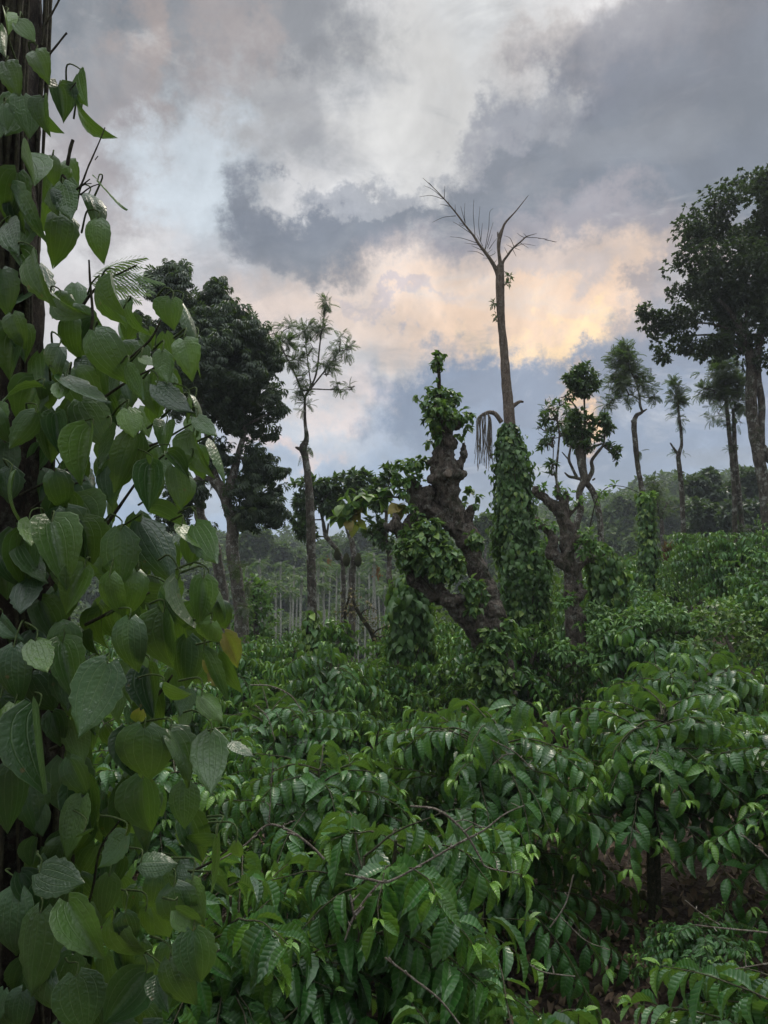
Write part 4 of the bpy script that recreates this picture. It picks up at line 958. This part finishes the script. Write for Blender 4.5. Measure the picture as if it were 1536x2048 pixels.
# ------------------------------------------------------------------ far trees
def far_tree(label, px, py, rx, ry, d, seed, mat='far', trunk_to=None, dens=260, L=.5, sub=7, group='trees on the far hillside', name='hill_tree'):
    rg = np.random.RandomState(seed); b = base_of(px, d); t = thing(name, label, 'tree', b, group)
    cl = []
    for i in range(sub):
        a = rg.rand()*2*PI; r = rg.rand()**.5*.72
        cl.append((px+rx*r*math.cos(a), py+ry*r*math.sin(a), rx*rg.uniform(.3, .5), ry*rg.uniform(.3, .5), rg.uniform(-.5, .5)*rx*d/F))
    fo = MB(); ce = clump_leaves(fo, cl, d, T_OVAL, dens/(d/40)**1.0, L*d/60, .6, rg, droop=.3, tuft=7, shell=.45)
    fo.build('crown', mat, t)
    mb = MB(); c = P(px, py+ry*.3, d); tube(mb, [(b[0], b[1], b[2]-.3, .02*ry*d/F+.12), ((b[0]+c[0])/2+rg.uniform(-.3, .3), d, (b[2]+c[2])/2, .14), (*c, .08)], 8, None, .1, 2)
    twigs_to(mb, [tuple(c)], ce, .05*d/60, rg, 1); mb.build('trunk', 'bark', t)
for i, a in enumerate([
  ('tall tree on the skyline behind the pale trunk', 500, 1085, 40, 34, 75),
  ('rounded hill tree in the notch of sky beside the dark tree', 555, 1118, 40, 28, 85),
  ('feathery hill tree standing above the palms left of the silver oak', 590, 1122, 36, 26, 90),
  ('hill tree on the skyline right of the slender silver oak', 655, 1108, 36, 24, 95),
  ('dark rounded hill tree behind the fruiting jackfruit', 690, 1112, 30, 26, 90),
  ('tallest pale skyline tree between jackfruit and gnarled tree', 735, 1090, 34, 34, 92),
  ('hill tree seen low between jackfruit and the gnarled tree', 770, 1125, 36, 30, 80),
  ('spindly hill tree just right of the gnarled trunk', 968, 1055, 26, 40, 60),
  ('hill tree showing between gnarled tree and vine covered dead tree', 980, 1110, 24, 40, 65),
  ('bushy hill tree left of the arching shoot', 1185, 1065, 34, 40, 75),
  ('grey green conical hill tree under the arching shoot', 1245, 1020, 34, 42, 70),
  ('wide misty hill tree behind the bent silver oak', 1225, 1075, 50, 40, 72),
  ('hazy hill tree right of the bent silver oak', 1330, 1035, 40, 40, 70),
  ('low hill tree behind the small wispy silver oak', 1290, 1100, 46, 36, 60),
  ]): far_tree(*a, seed=70+i)
for i, a in enumerate([
  ('dark domed tree behind the paired silver oak trunks', 1425, 985, 58, 48, 42),
  ('dark spreading tree behind the tallest right tree', 1505, 990, 56, 50, 44),
  ('dark low tree on the right slope behind the coffee', 1400, 1050, 56, 44, 38),
  ('dark tree at right edge rising over the coffee slope', 1490, 1050, 66, 44, 36),
  ]): far_tree(*a, seed=90+i, mat='dark_crown', group='dark trees on the right slope', dens=420, name='slope_tree')
def far_wood():
    mb = MB(); rg = np.random.RandomState(77); Pn=[];Dn=[];Nn=[];LL=[]
    def crown(x, y, r, h):
        z = H(x, y); n = int(85+r*30)
        for k_ in range(5):
            c = np.array((x, y, z+h))+rg.normal(0, .42, 3)*np.array((r, r, r*.6)); m = n//5
            dv = norm(rg.normal(0, 1, (m, 3))); pos = c+dv*(rg.rand(m)**.4)[:, None]*np.array((r*.6, r*.6, r*.5))
            for p, o_ in zip(pos, dv):
                for q in range(4): Pn.append(p); Dn.append(o_+rg.normal(0, .7, 3)); Nn.append(np.array((0, 0, 1.))+o_*.6); LL.append(rg.uniform(.5, 1.1)*(.25+y/150))
    for i in range(860):
        y = 54+rg.rand()**1.1*150; px = rg.uniform(-250, 1750); x = (px-768)/F*y
        r = rg.uniform(1.8, 3.6); crown(x, y, r, rg.uniform(2.0, 6.2)*(1 if y > 70 else .45))
    for i in range(90):   # undergrowth below the palms and on the right slope
        px = rg.uniform(450, 1600); y = rg.uniform(24, 50) if px > 880 else rg.uniform(47, 56); x = (px-768)/F*y
        crown(x, y, rg.uniform(1.0, 1.9), rg.uniform(.6, 1.4))
    LL = np.array(LL); place(mb, T_OVAL, Pn, Dn, Nn, LL, LL*.6, rg.rand(len(LL))**3, rg)
    o = mb.build('hillside_wood', 'far'); o['kind'] = 'stuff'; o['label'] = 'hazy mixed forest covering the far hillside'; o['category'] = 'forest'
far_wood()

# ------------------------------------------------------------------ areca palms
def areca(seed, hgt, fruit):
    rg = np.random.RandomState(seed); t = bpy.data.objects.new('areca_palm', None); COL.objects.link(t); t['category'] = 'palm tree'
    mb = MB(); lean = rg.normal(0, .25, 2)
    tube(mb, [(0, 0, -.4, .065), (lean[0]*.3, lean[1]*.3, hgt*.4, .055), (lean[0], lean[1], hgt, .045)], 8, .3, .04)
    top = np.array((lean[0], lean[1], hgt)); tube(mb, [(*top, .085), (*(top+(0, 0, .5)), .07), (*(top+(0, 0, .8)), .03)], 8, .2)
    o = bpy.data.objects.new('trunk', mb.mesh('trunk')); o.data.materials.append(M['palmtrunk']); COL.objects.link(o); o.parent = t
    fr = MB(); n = 9; a = np.arange(n)*2.399; e = np.linspace(1.2, .0, n)
    D_ = np.stack((np.cos(a)*np.cos(e), np.sin(a)*np.cos(e), np.sin(e)), 1); Nn = np.stack((-np.cos(a)*np.sin(e), -np.sin(a)*np.sin(e), np.cos(e)), 1)
    Lf = rg.uniform(.55, .8, n); place(fr, T_PALM, np.tile(top+(0, 0, .6), (n, 1)), D_, Nn, Lf, Lf, rg.rand(n)*.4, rg)
    o = bpy.data.objects.new('crown', fr.mesh('crown')); o.data.materials.append(M['palm']); COL.objects.link(o); o.parent = t
    if fruit:
        fb = MB()
        for i in range(60):
            p = top+rg.normal(0, 1, 3)*(.09, .09, .17)+(0, -.12, -.2); tube(fb, [(*(p-(0, 0, .05)), .01), (*p, .04), (*(p+(0, 0, .05)), .01)], 5, .04)
        o = bpy.data.objects.new('fruit_cluster', fb.mesh('fruit_cluster')); o.data.materials.append(M['fruit']); COL.objects.link(o); o.parent = t
    return t
pal = [areca(1, 8, 0), areca(2, 8, 0), areca(3, 8, 1), areca(4, 8, 0)]
used = set(); rp = random.Random(4)
PALMS = [(470,1175,36),(536,1135,38),(555,1150,34),(578,1165,36),(585,1150,42),(600,1168,33),(606,1180,40),(613,1160,30),(633,1120,40),(640,1140,36),(650,1150,38),(655,1110,50),(663,1175,30),(682,1140,40),(686,1145,34),(708,1125,40),(722,1180,38),(736,1135,34),(741,1110,45),(745,1150,42),(752,1170,40),(757,1130,34),(765,1150,46),(772,1165,38),(790,1150,36),(800,1140,42),(862,1150,40),(1000,1100,40),(965,1140,44)]
PALMS += [(498,1150,40),(520,1165,44),(565,1140,46),(592,1145,48),(620,1168,44),(672,1128,46),(697,1160,44),(716,1145,47),(729,1165,40)]
PALMS.sort()
for i, (px, py, d) in enumerate(PALMS):
    k_ = 2 if px in (655, 757, 790) else rp.choice((0, 1, 3)); x = (px-768)/F*d; g = H(x, d); top = P(px, py+rp.uniform(-20, 22), d)[2]; sc = max(.35, (top-g-.6)/8)
    lab = 'slender areca palm with pale straight trunk, %s from left in the distant grove' % (ORD[i] if i < 16 else ['seventeenth','eighteenth','nineteenth','twentieth','twenty first','twenty second','twenty third','twenty fourth','twenty fifth','twenty sixth','twenty seventh','twenty eighth','twenty ninth','thirtieth','thirty first','thirty second','thirty third','thirty fourth','thirty fifth','thirty sixth','thirty seventh','thirty eighth','thirty ninth'][i-16])
    if k_ == 2: lab = lab.replace('pale straight trunk', 'orange fruit cluster')
    loc = (x, d, g); rz = rp.uniform(0, 6.28); s3 = (1, 1, sc)
    if k_ not in used:
        used.add(k_); o = pal[k_]; o.location = loc; o.rotation_euler = (0, 0, rz); o.scale = s3; o['label'] = lab; o['group'] = 'areca palms in the distant grove'
    else: copy_thing(pal[k_], loc, rz, s3, lab, 'areca palms in the distant grove')

# ------------------------------------------------------------------ the near tree with its pepper vine
def near_tree():
    rg = np.random.RandomState(6); d = 1.95
    b = base_of(-15, d); t = thing('support_tree', 'dark trunk at the left edge almost hidden by large pepper leaves', 'tree', b)
    mb = MB(); tube(mb, [(b[0]+.02, d, b[2]-.2, .24), (b[0]+.02, d, 1.2, .20), (b[0]+.02, d, 2.6, .185), (b[0]+.0, d, 3.1, .165), (-1.06, d, 3.75, .122), (-1.09, d, 4.8, .112), (-1.10, d+.05, 6.5, .10), (-1.08, d+.1, 8.5, .07)], 40, .03, .10, 9); mb.build('trunk', 'bark_dark', t)
    # crown above the picture
    fo = MB(); n = 60; 
    v = thing('pepper_vine', 'large pepper vine with big heart shaped leaves filling the left side', 'vine', (b[0]+.15, d-.1, b[2]))
    v['group'] = G2
    lv = MB()
    A = (0, 0, 2.56); B = (0, 700, 2.56); C_ = (0, 1300, 2.56)
    # base x,y, tip x,y, width, age(0 dark..1 yellow green), depth
    LV = [
    (A,30,70,45,160,60,.9),(A,90,110,175,215,120,.2),(A,40,180,60,300,90,.3),(A,30,318,105,492,135,.1),(A,180,262,258,408,125,.25),(A,300,440,330,635,150,.12),(A,400,380,462,545,48,.1),(A,395,525,462,740,34,.0),(A,225,510,235,690,125,.0),(A,20,535,40,662,95,0),
    (A,110,810,155,985,88,.3),(A,265,800,262,945,92,.55),(A,320,940,380,1165,145,.15),(A,500,925,555,1105,58,.2),(A,455,990,550,1140,85,.2),(A,500,1120,490,1320,138,.45),(A,55,965,230,1220,85,.05),(A,40,1140,110,1310,150,.1),(A,70,1290,150,1440,150,.0),(A,160,1305,250,1540,100,.1),
    (A,500,1445,510,1650,115,.1),(A,580,1420,635,1640,62,.2),(A,300,1525,440,1635,62,.1),(A,880,1535,870,1685,170,.1),(A,930,1540,1005,1760,95,.3),(A,940,1740,1000,1930,150,.65),(A,1010,1730,1040,1920,70,.7),(A,480,1690,620,1960,205,.2),(A,645,1560,690,1740,46,.2),(A,300,1775,222,1945,190,.15),
    (A,830,1800,840,1975,88,.1),(A,650,1880,790,2040,85,.0),(A,720,1830,800,1900,80,.8),(A,330,1090,300,1330,90,.3),
    (B,340,130,480,370,110,.35),(B,320,165,300,290,102,.5),(B,215,190,10,232,40,.2),(B,650,300,690,440,132,.5),(B,466,398,465,680,190,.3),(B,690,425,712,570,90,.8),(B,705,430,600,720,135,.25),(B,800,180,945,370,150,.1),(B,1005,345,1095,470,95,.2),(B,990,420,1060,655,142,.25),(B,1095,470,1150,672,52,.2),(B,180,325,60,500,90,.0),(B,50,635,40,910,92,.35),
    (B,150,868,122,1030,86,.85),(B,265,880,325,1210,240,.2),(B,615,925,620,1205,200,.15),(B,770,590,780,825,155,.1),(B,860,530,960,650,90,.2),(B,895,600,920,810,112,.2),(B,720,880,890,1180,215,-.3),(B,760,830,930,940,60,-.1),(B,1000,900,1145,1120,135,.2),(B,930,900,1050,1115,100,.4),(B,430,1120,320,1340,160,.35),(B,560,1158,580,1392,132,.5),(B,700,1135,650,1375,122,.35),(B,1040,1172,1010,1410,140,.3),(B,1060,1175,1200,1340,90,.35),(B,1120,1290,1160,1450,112,.0),(B,910,1180,1015,1480,62,.25),(B,1080,1400,1045,1535,150,.5),(B,660,1380,650,1660,190,.1),(B,835,1350,850,1640,232,.05),(B,550,1605,420,1950,265,.12),(B,180,1490,230,1700,148,.45),(B,320,1500,370,1795,160,.25),(B,70,1520,40,1810,200,.1),(B,760,1630,820,1870,180,-.2),(B,830,1730,945,1800,62,.9),(B,1030,1770,1140,1900,112,.75),(B,1040,1550,1165,1780,72,.1),(B,1120,1560,1245,1740,85,.5),(B,390,1075,520,1145,42,.1),(B,0,1385,95,1465,90,.0),(B,560,400,600,640,150,.1),(B,980,330,1000,410,60,.6),(B,980,550,960,600,60,.7),(B,850,380,830,520,110,.3),(B,1000,240,1060,420,60,.3),(B,960,250,960,370,70,.5),
    (B,300,640,420,1000,280,-.2),(B,380,780,480,1010,240,-.2),(B,100,1000,170,1240,120,0),(B,700,1230,900,1275,60,-.1),(B,850,1250,900,1400,100,.1),(B,150,1180,130,1380,180,-.1),
    (C_,75,275,130,580,172,.7),(C_,200,290,310,690,225,.15),(C_,738,402,712,697,285,.12),(C_,1075,430,1070,750,190,.12),(C_,870,410,1000,670,92,.4),(C_,1180,470,1265,600,60,-.1),(C_,330,560,410,862,250,-.2),(C_,730,660,740,950,225,-.2),(C_,200,1140,415,1230,190,.1),(C_,350,1290,510,1600,200,.35),(C_,205,1348,175,1755,252,.15),(C_,575,1400,690,1685,172,.45),(C_,75,1240,10,1600,210,.1),(C_,865,1590,960,1870,172,.25),(C_,390,1670,440,1940,255,.2),(C_,745,1655,570,1905,225,-.6),(C_,890,1215,940,1462,205,.05),(C_,985,1180,1050,1400,92,.4),(C_,720,1090,905,1090,140,.0),(C_,1110,960,1170,1205,82,.5),(C_,1100,975,930,990,42,-.2),(C_,60,600,50,920,160,.1),(C_,560,1160,530,1350,112,.3),(C_,745,1340,740,1500,82,.35),(C_,485,1460,370,1625,75,-.4),(C_,990,1440,1010,1720,210,.1),(C_,240,1060,150,1200,250,-.1),(C_,1210,985,1235,1070,48,.95),(C_,430,930,440,950,90,.1),(C_,640,950,560,1080,150,0),(C_,900,1120,1040,1130,120,-.1),(C_,1080,1180,1160,1250,60,.1),(C_,820,1680,880,1850,150,0),(C_,40,0,30,270,200,.1),(C_,900,1330,1030,1420,120,.3),(C_,230,1650,150,1900,240,.0),(C_,640,1350,700,1480,150,.0),(C_,420,640,500,900,200,-.1),(C_,950,690,950,900,160,-.2),(C_,300,1100,420,1330,200,-.2),(C_,0,250,30,580,110,.2),
    ]
    st = MB(); pt = MB()
    axis = np.array((-1.0, d))
    for i, (R_, bx, by, tx, ty, wd, ag) in enumerate(LV):
        ox, oy, s = R_; bx, by, tx, ty, wd = ox+bx/s, oy+by/s, ox+tx/s, oy+ty/s, wd/s
        area = wd; dp = 1.66-.0009*(wd-50)+rg.uniform(-.05, .06)+(.22 if ag < -.05 else 0)
        if by < 500: dp += .16
        if bx < 90: dp = min(dp, 1.70)
        tilt = rg.uniform(-.12, .10)
        p0 = P(bx, by, dp); p1 = P(tx, ty, dp+tilt*.3)
        ln = np.linalg.norm(p1-p0); wr = wd*dp/F; full = max(wr, ln*.62); tw = math.acos(min(1, wr/full))*(1 if rg.rand() < .5 else -1)
        tw += rg.normal(0, .18); dr = norm(p1-p0); nm = norm(np.array((0, -1, .55))+rg.normal(0, .12, 3)); nm = norm(nm-dr*nm.dot(dr))
        nm = nm*math.cos(tw)+np.cross(dr, nm)*math.sin(tw)
        place(lv, [T_PEP[rg.randint(8)]], [p0-nm*.0], [dr+nm*.22], [nm], [ln*1.06], [full*1.0], [min(1, max(0, ag*.8+rg.normal(0, .09)))], rg)
        # leaf stalk back to the vine
        q = p0+np.array((-.02, .03, .03))+rg.normal(0, .012, 3); e = q+norm(np.array((axis[0]-q[0], axis[1]-q[1]+.25, -.15)))*rg.uniform(.04, .09)
        tube(pt, [(*p0, .0016), (*(p0+np.array((0, .01, .022))), .0018), (*q, .0022), (*e, .003)], 5, .015)
    lv.build('leaves', 'pepper', v); pt.build('leaf_stalks', 'shoot', v)
    # inner leaves close round the trunk and behind the front ones
    RB = [(0,95),(250,120),(330,170),(480,190),(560,250),(640,340),(720,385),(820,405),(900,415),(1000,410),(1100,430),(1200,450),(1300,455),(1400,430),(1500,420),(1600,400),(1700,410),(1800,420),(1900,400),(2100,410)]
    ry, rx = zip(*RB); inn = MB(); Pn=[];Dn=[];Nn=[];AG=[]
    for i in range(620):
        py = rg.uniform(-60, 2200); 
        if py < 560 and rg.rand() < .6: continue
        rxx = np.interp(py, ry, rx); px = -160+(rxx-25+160)*rg.rand()
        fr_ = max(0, px)/rxx
        dp = rg.uniform(1.80, 2.45)+ .15*fr_
        if px < 60 and dp > 1.8 and dp < 2.1: continue
        if 170 < px < 260 and 800 < py < 880: continue
        if 185 < px < 240 and 1000 < py < 1040: continue
        if dp < 1.86 and px < 120: dp = 1.8
        p = P(px, py, dp); Pn.append(p); Dn.append(np.array((rg.uniform(-.5, .6), rg.uniform(-.5, .3), -1))); Nn.append(np.array((rg.normal(.1, .45), -1+rg.normal(0, .4), rg.uniform(.2, .9)))); AG.append(rg.rand()**2*.5 if dp > 2.1 else rg.rand()*.12)
    for i in range(110):   # dark leaves lying against the trunk
        py = rg.uniform(150, 2150); px = rg.uniform(-60, 110+60*(py > 700)); dp = rg.uniform(1.70, 1.80)
        if py < 650 and rg.rand() < .45: continue
        Pn.append(P(px, py, dp)); Dn.append(np.array((rg.uniform(-.5, .6), rg.uniform(-.3, .2), -1))); Nn.append(np.array((rg.normal(.2, .4), -1, rg.uniform(.1, .7)))); AG.append(rg.rand()**3*.3)
    LL = rg.uniform(.07, .135, len(Pn)); place(inn, T_PEP, Pn, Dn, Nn, LL, LL*rg.uniform(.6, .8, len(Pn)), AG, rg)
    inn.build('inner_leaves', 'pepper', v)
    # climbing stems and side branches
    for i in range(16):
        a = rg.uniform(-2.6, .3); x = []
        for z in np.linspace(.6, 6, 16): a += rg.uniform(-.22, .22); rr = (.20 if z < 2.9 else .118)+.012*math.sin(z*3+i); x.append((float(np.interp(z, [2.4, 4.8], [-1.01, -1.09]))+math.cos(a)*rr, d+math.sin(a)*rr, z, rg.uniform(.004, .008)))
        tube(st, x, 6, .04, .2, 40)
    for q in [[(60,1020,4),(110,985,3),(170,960,3)],[(20,960,4),(70,820,3)],[(170,690,5),(185,640,5),(180,560,4),(178,520,3)],[(255,720,4),(300,680,4),(322,640,3)],[(200,800,5),(260,760,4),(310,735,3)],[(240,910,6),(290,895,5),(330,880,3)],[(180,1090,7),(220,1040,6),(255,990,5),(290,940,3)],
              [(160,1850,5),(185,1780,4),(200,1700,4),(240,1640,3)],[(100,1500,6),(160,1470,5),(190,1430,3)],[(130,2000,7),(160,1930,6),(170,1880,3)],[(280,1420,6),(320,1385,5),(345,1350,3)],[(170,1250,6),(240,1215,5),(300,1185,3)],[(380,1745,4),(420,1725,4),(455,1700,3)],[(150,930,5),(100,960,4),(40,990,4)]]:
        tube(st, pxpath([(a_, b_, c_*.62) for a_, b_, c_ in q], 1.82), 7, .02, .15, 40)
    # bare twigs standing out against the sky
    for q in [[(85,125,3.5),(110,95,3),(130,70,2.5),(134,66,3.6)],[(84,60,3.5),(105,25,3),(122,-8,3)],[(82,90,3),(90,40,2.5),(92,0,3)],[(125,350,4),(155,378,3.5),(178,330,2.5),(198,285,2),(210,255,1.5)],[(155,378,3),(180,358,1.5)],[(160,390,2.5),(180,375,2),(198,368,1.5)],[(135,330,5),(140,300,5.5),(146,280,4.5)],[(190,320,1.5),(196,312,1.5)],[(165,368,1.8),(183,367,1.5)],[(140,180,2),(152,165,2)]]:
        tube(st, pxpath([(a_, b_, c_*.7) for a_, b_, c_ in q], 1.80), 6, .012, .25, 80)
    st.build('stems', 'vinestem', v)
    # browned and yellowed leaves
    y_ = MB()
    for (R_, bx, by, tx, ty, wd) in [(B,1150,1450,1255,1640,80),(C_,720,310,690,400,60),(B,1050,1590,1110,1680,50),(C_,980,1440,1030,1500,90),(B,1080,1700,1150,1640,70)]:
        ox, oy, s = R_; p0 = P(ox+bx/s, oy+by/s, 1.7); p1 = P(ox+tx/s, oy+ty/s, 1.72); place(y_, [T_PEP[1]], [p0], [p1-p0], [(.3, -1, .3)], [np.linalg.norm(p1-p0)], [wd/s*1.7/F*1.3], [.6], rg)
    y_.build('yellowed_leaves', 'pepper_yellow', v, 'yellowing leaves edged with brown')
    # spiky fern leaf behind the vine
    f = thing('fern', 'spiky fern fronds poking out behind the vine against the sky', 'fern', P(190, 560, 2.15)); g = MB(); n = 9
    pp = [P(185+rg.uniform(-15, 25), 555+rg.uniform(-15, 20), 2.15+rg.uniform(-.05, .1)) for i in range(n)]
    place(g, [feather(11, .7, .045)], pp, [(rg.uniform(.5, 1.2), rg.uniform(-.3, .3), rg.uniform(.0, .5)) for i in range(n)], [(0, -.8, .6)]*n, rg.uniform(.12, .19, n), .15, rg.rand(n)*.6, rg); g.build('fronds', 'pepper_far', f)
    g = MB(); tube(g, pxpath([(150,640,3),(180,590,3),(215,560,2),(274,530,2)], 2.15), 6, .02); g.build('stalk', 'vinestem', f)
near_tree()

# ------------------------------------------------------------------ haze
bm = bmesh.new(); bmesh.ops.create_cube(bm, size=1); me = bpy.data.meshes.new('haze'); bm.to_mesh(me); bm.free()
hz = bpy.data.objects.new('haze', me); COL.objects.link(hz); hz.location = (0, 100, 9); hz.scale = (530, 330, 50); hz['kind'] = 'stuff'
hz['label'] = 'thin evening haze over the valley'; hz['category'] = 'haze'
m, q = new_mat('evening haze'); vp = q.new('ShaderNodeVolumePrincipled'); vp.inputs['Color'].default_value = (.78, .86, .95, 1); vp.inputs['Density'].default_value = .0010; vp.inputs['Anisotropy'].default_value = .3
o = q.new('ShaderNodeOutputMaterial'); q.l.new(vp.outputs[0], o.inputs['Volume']); me.materials.append(m)
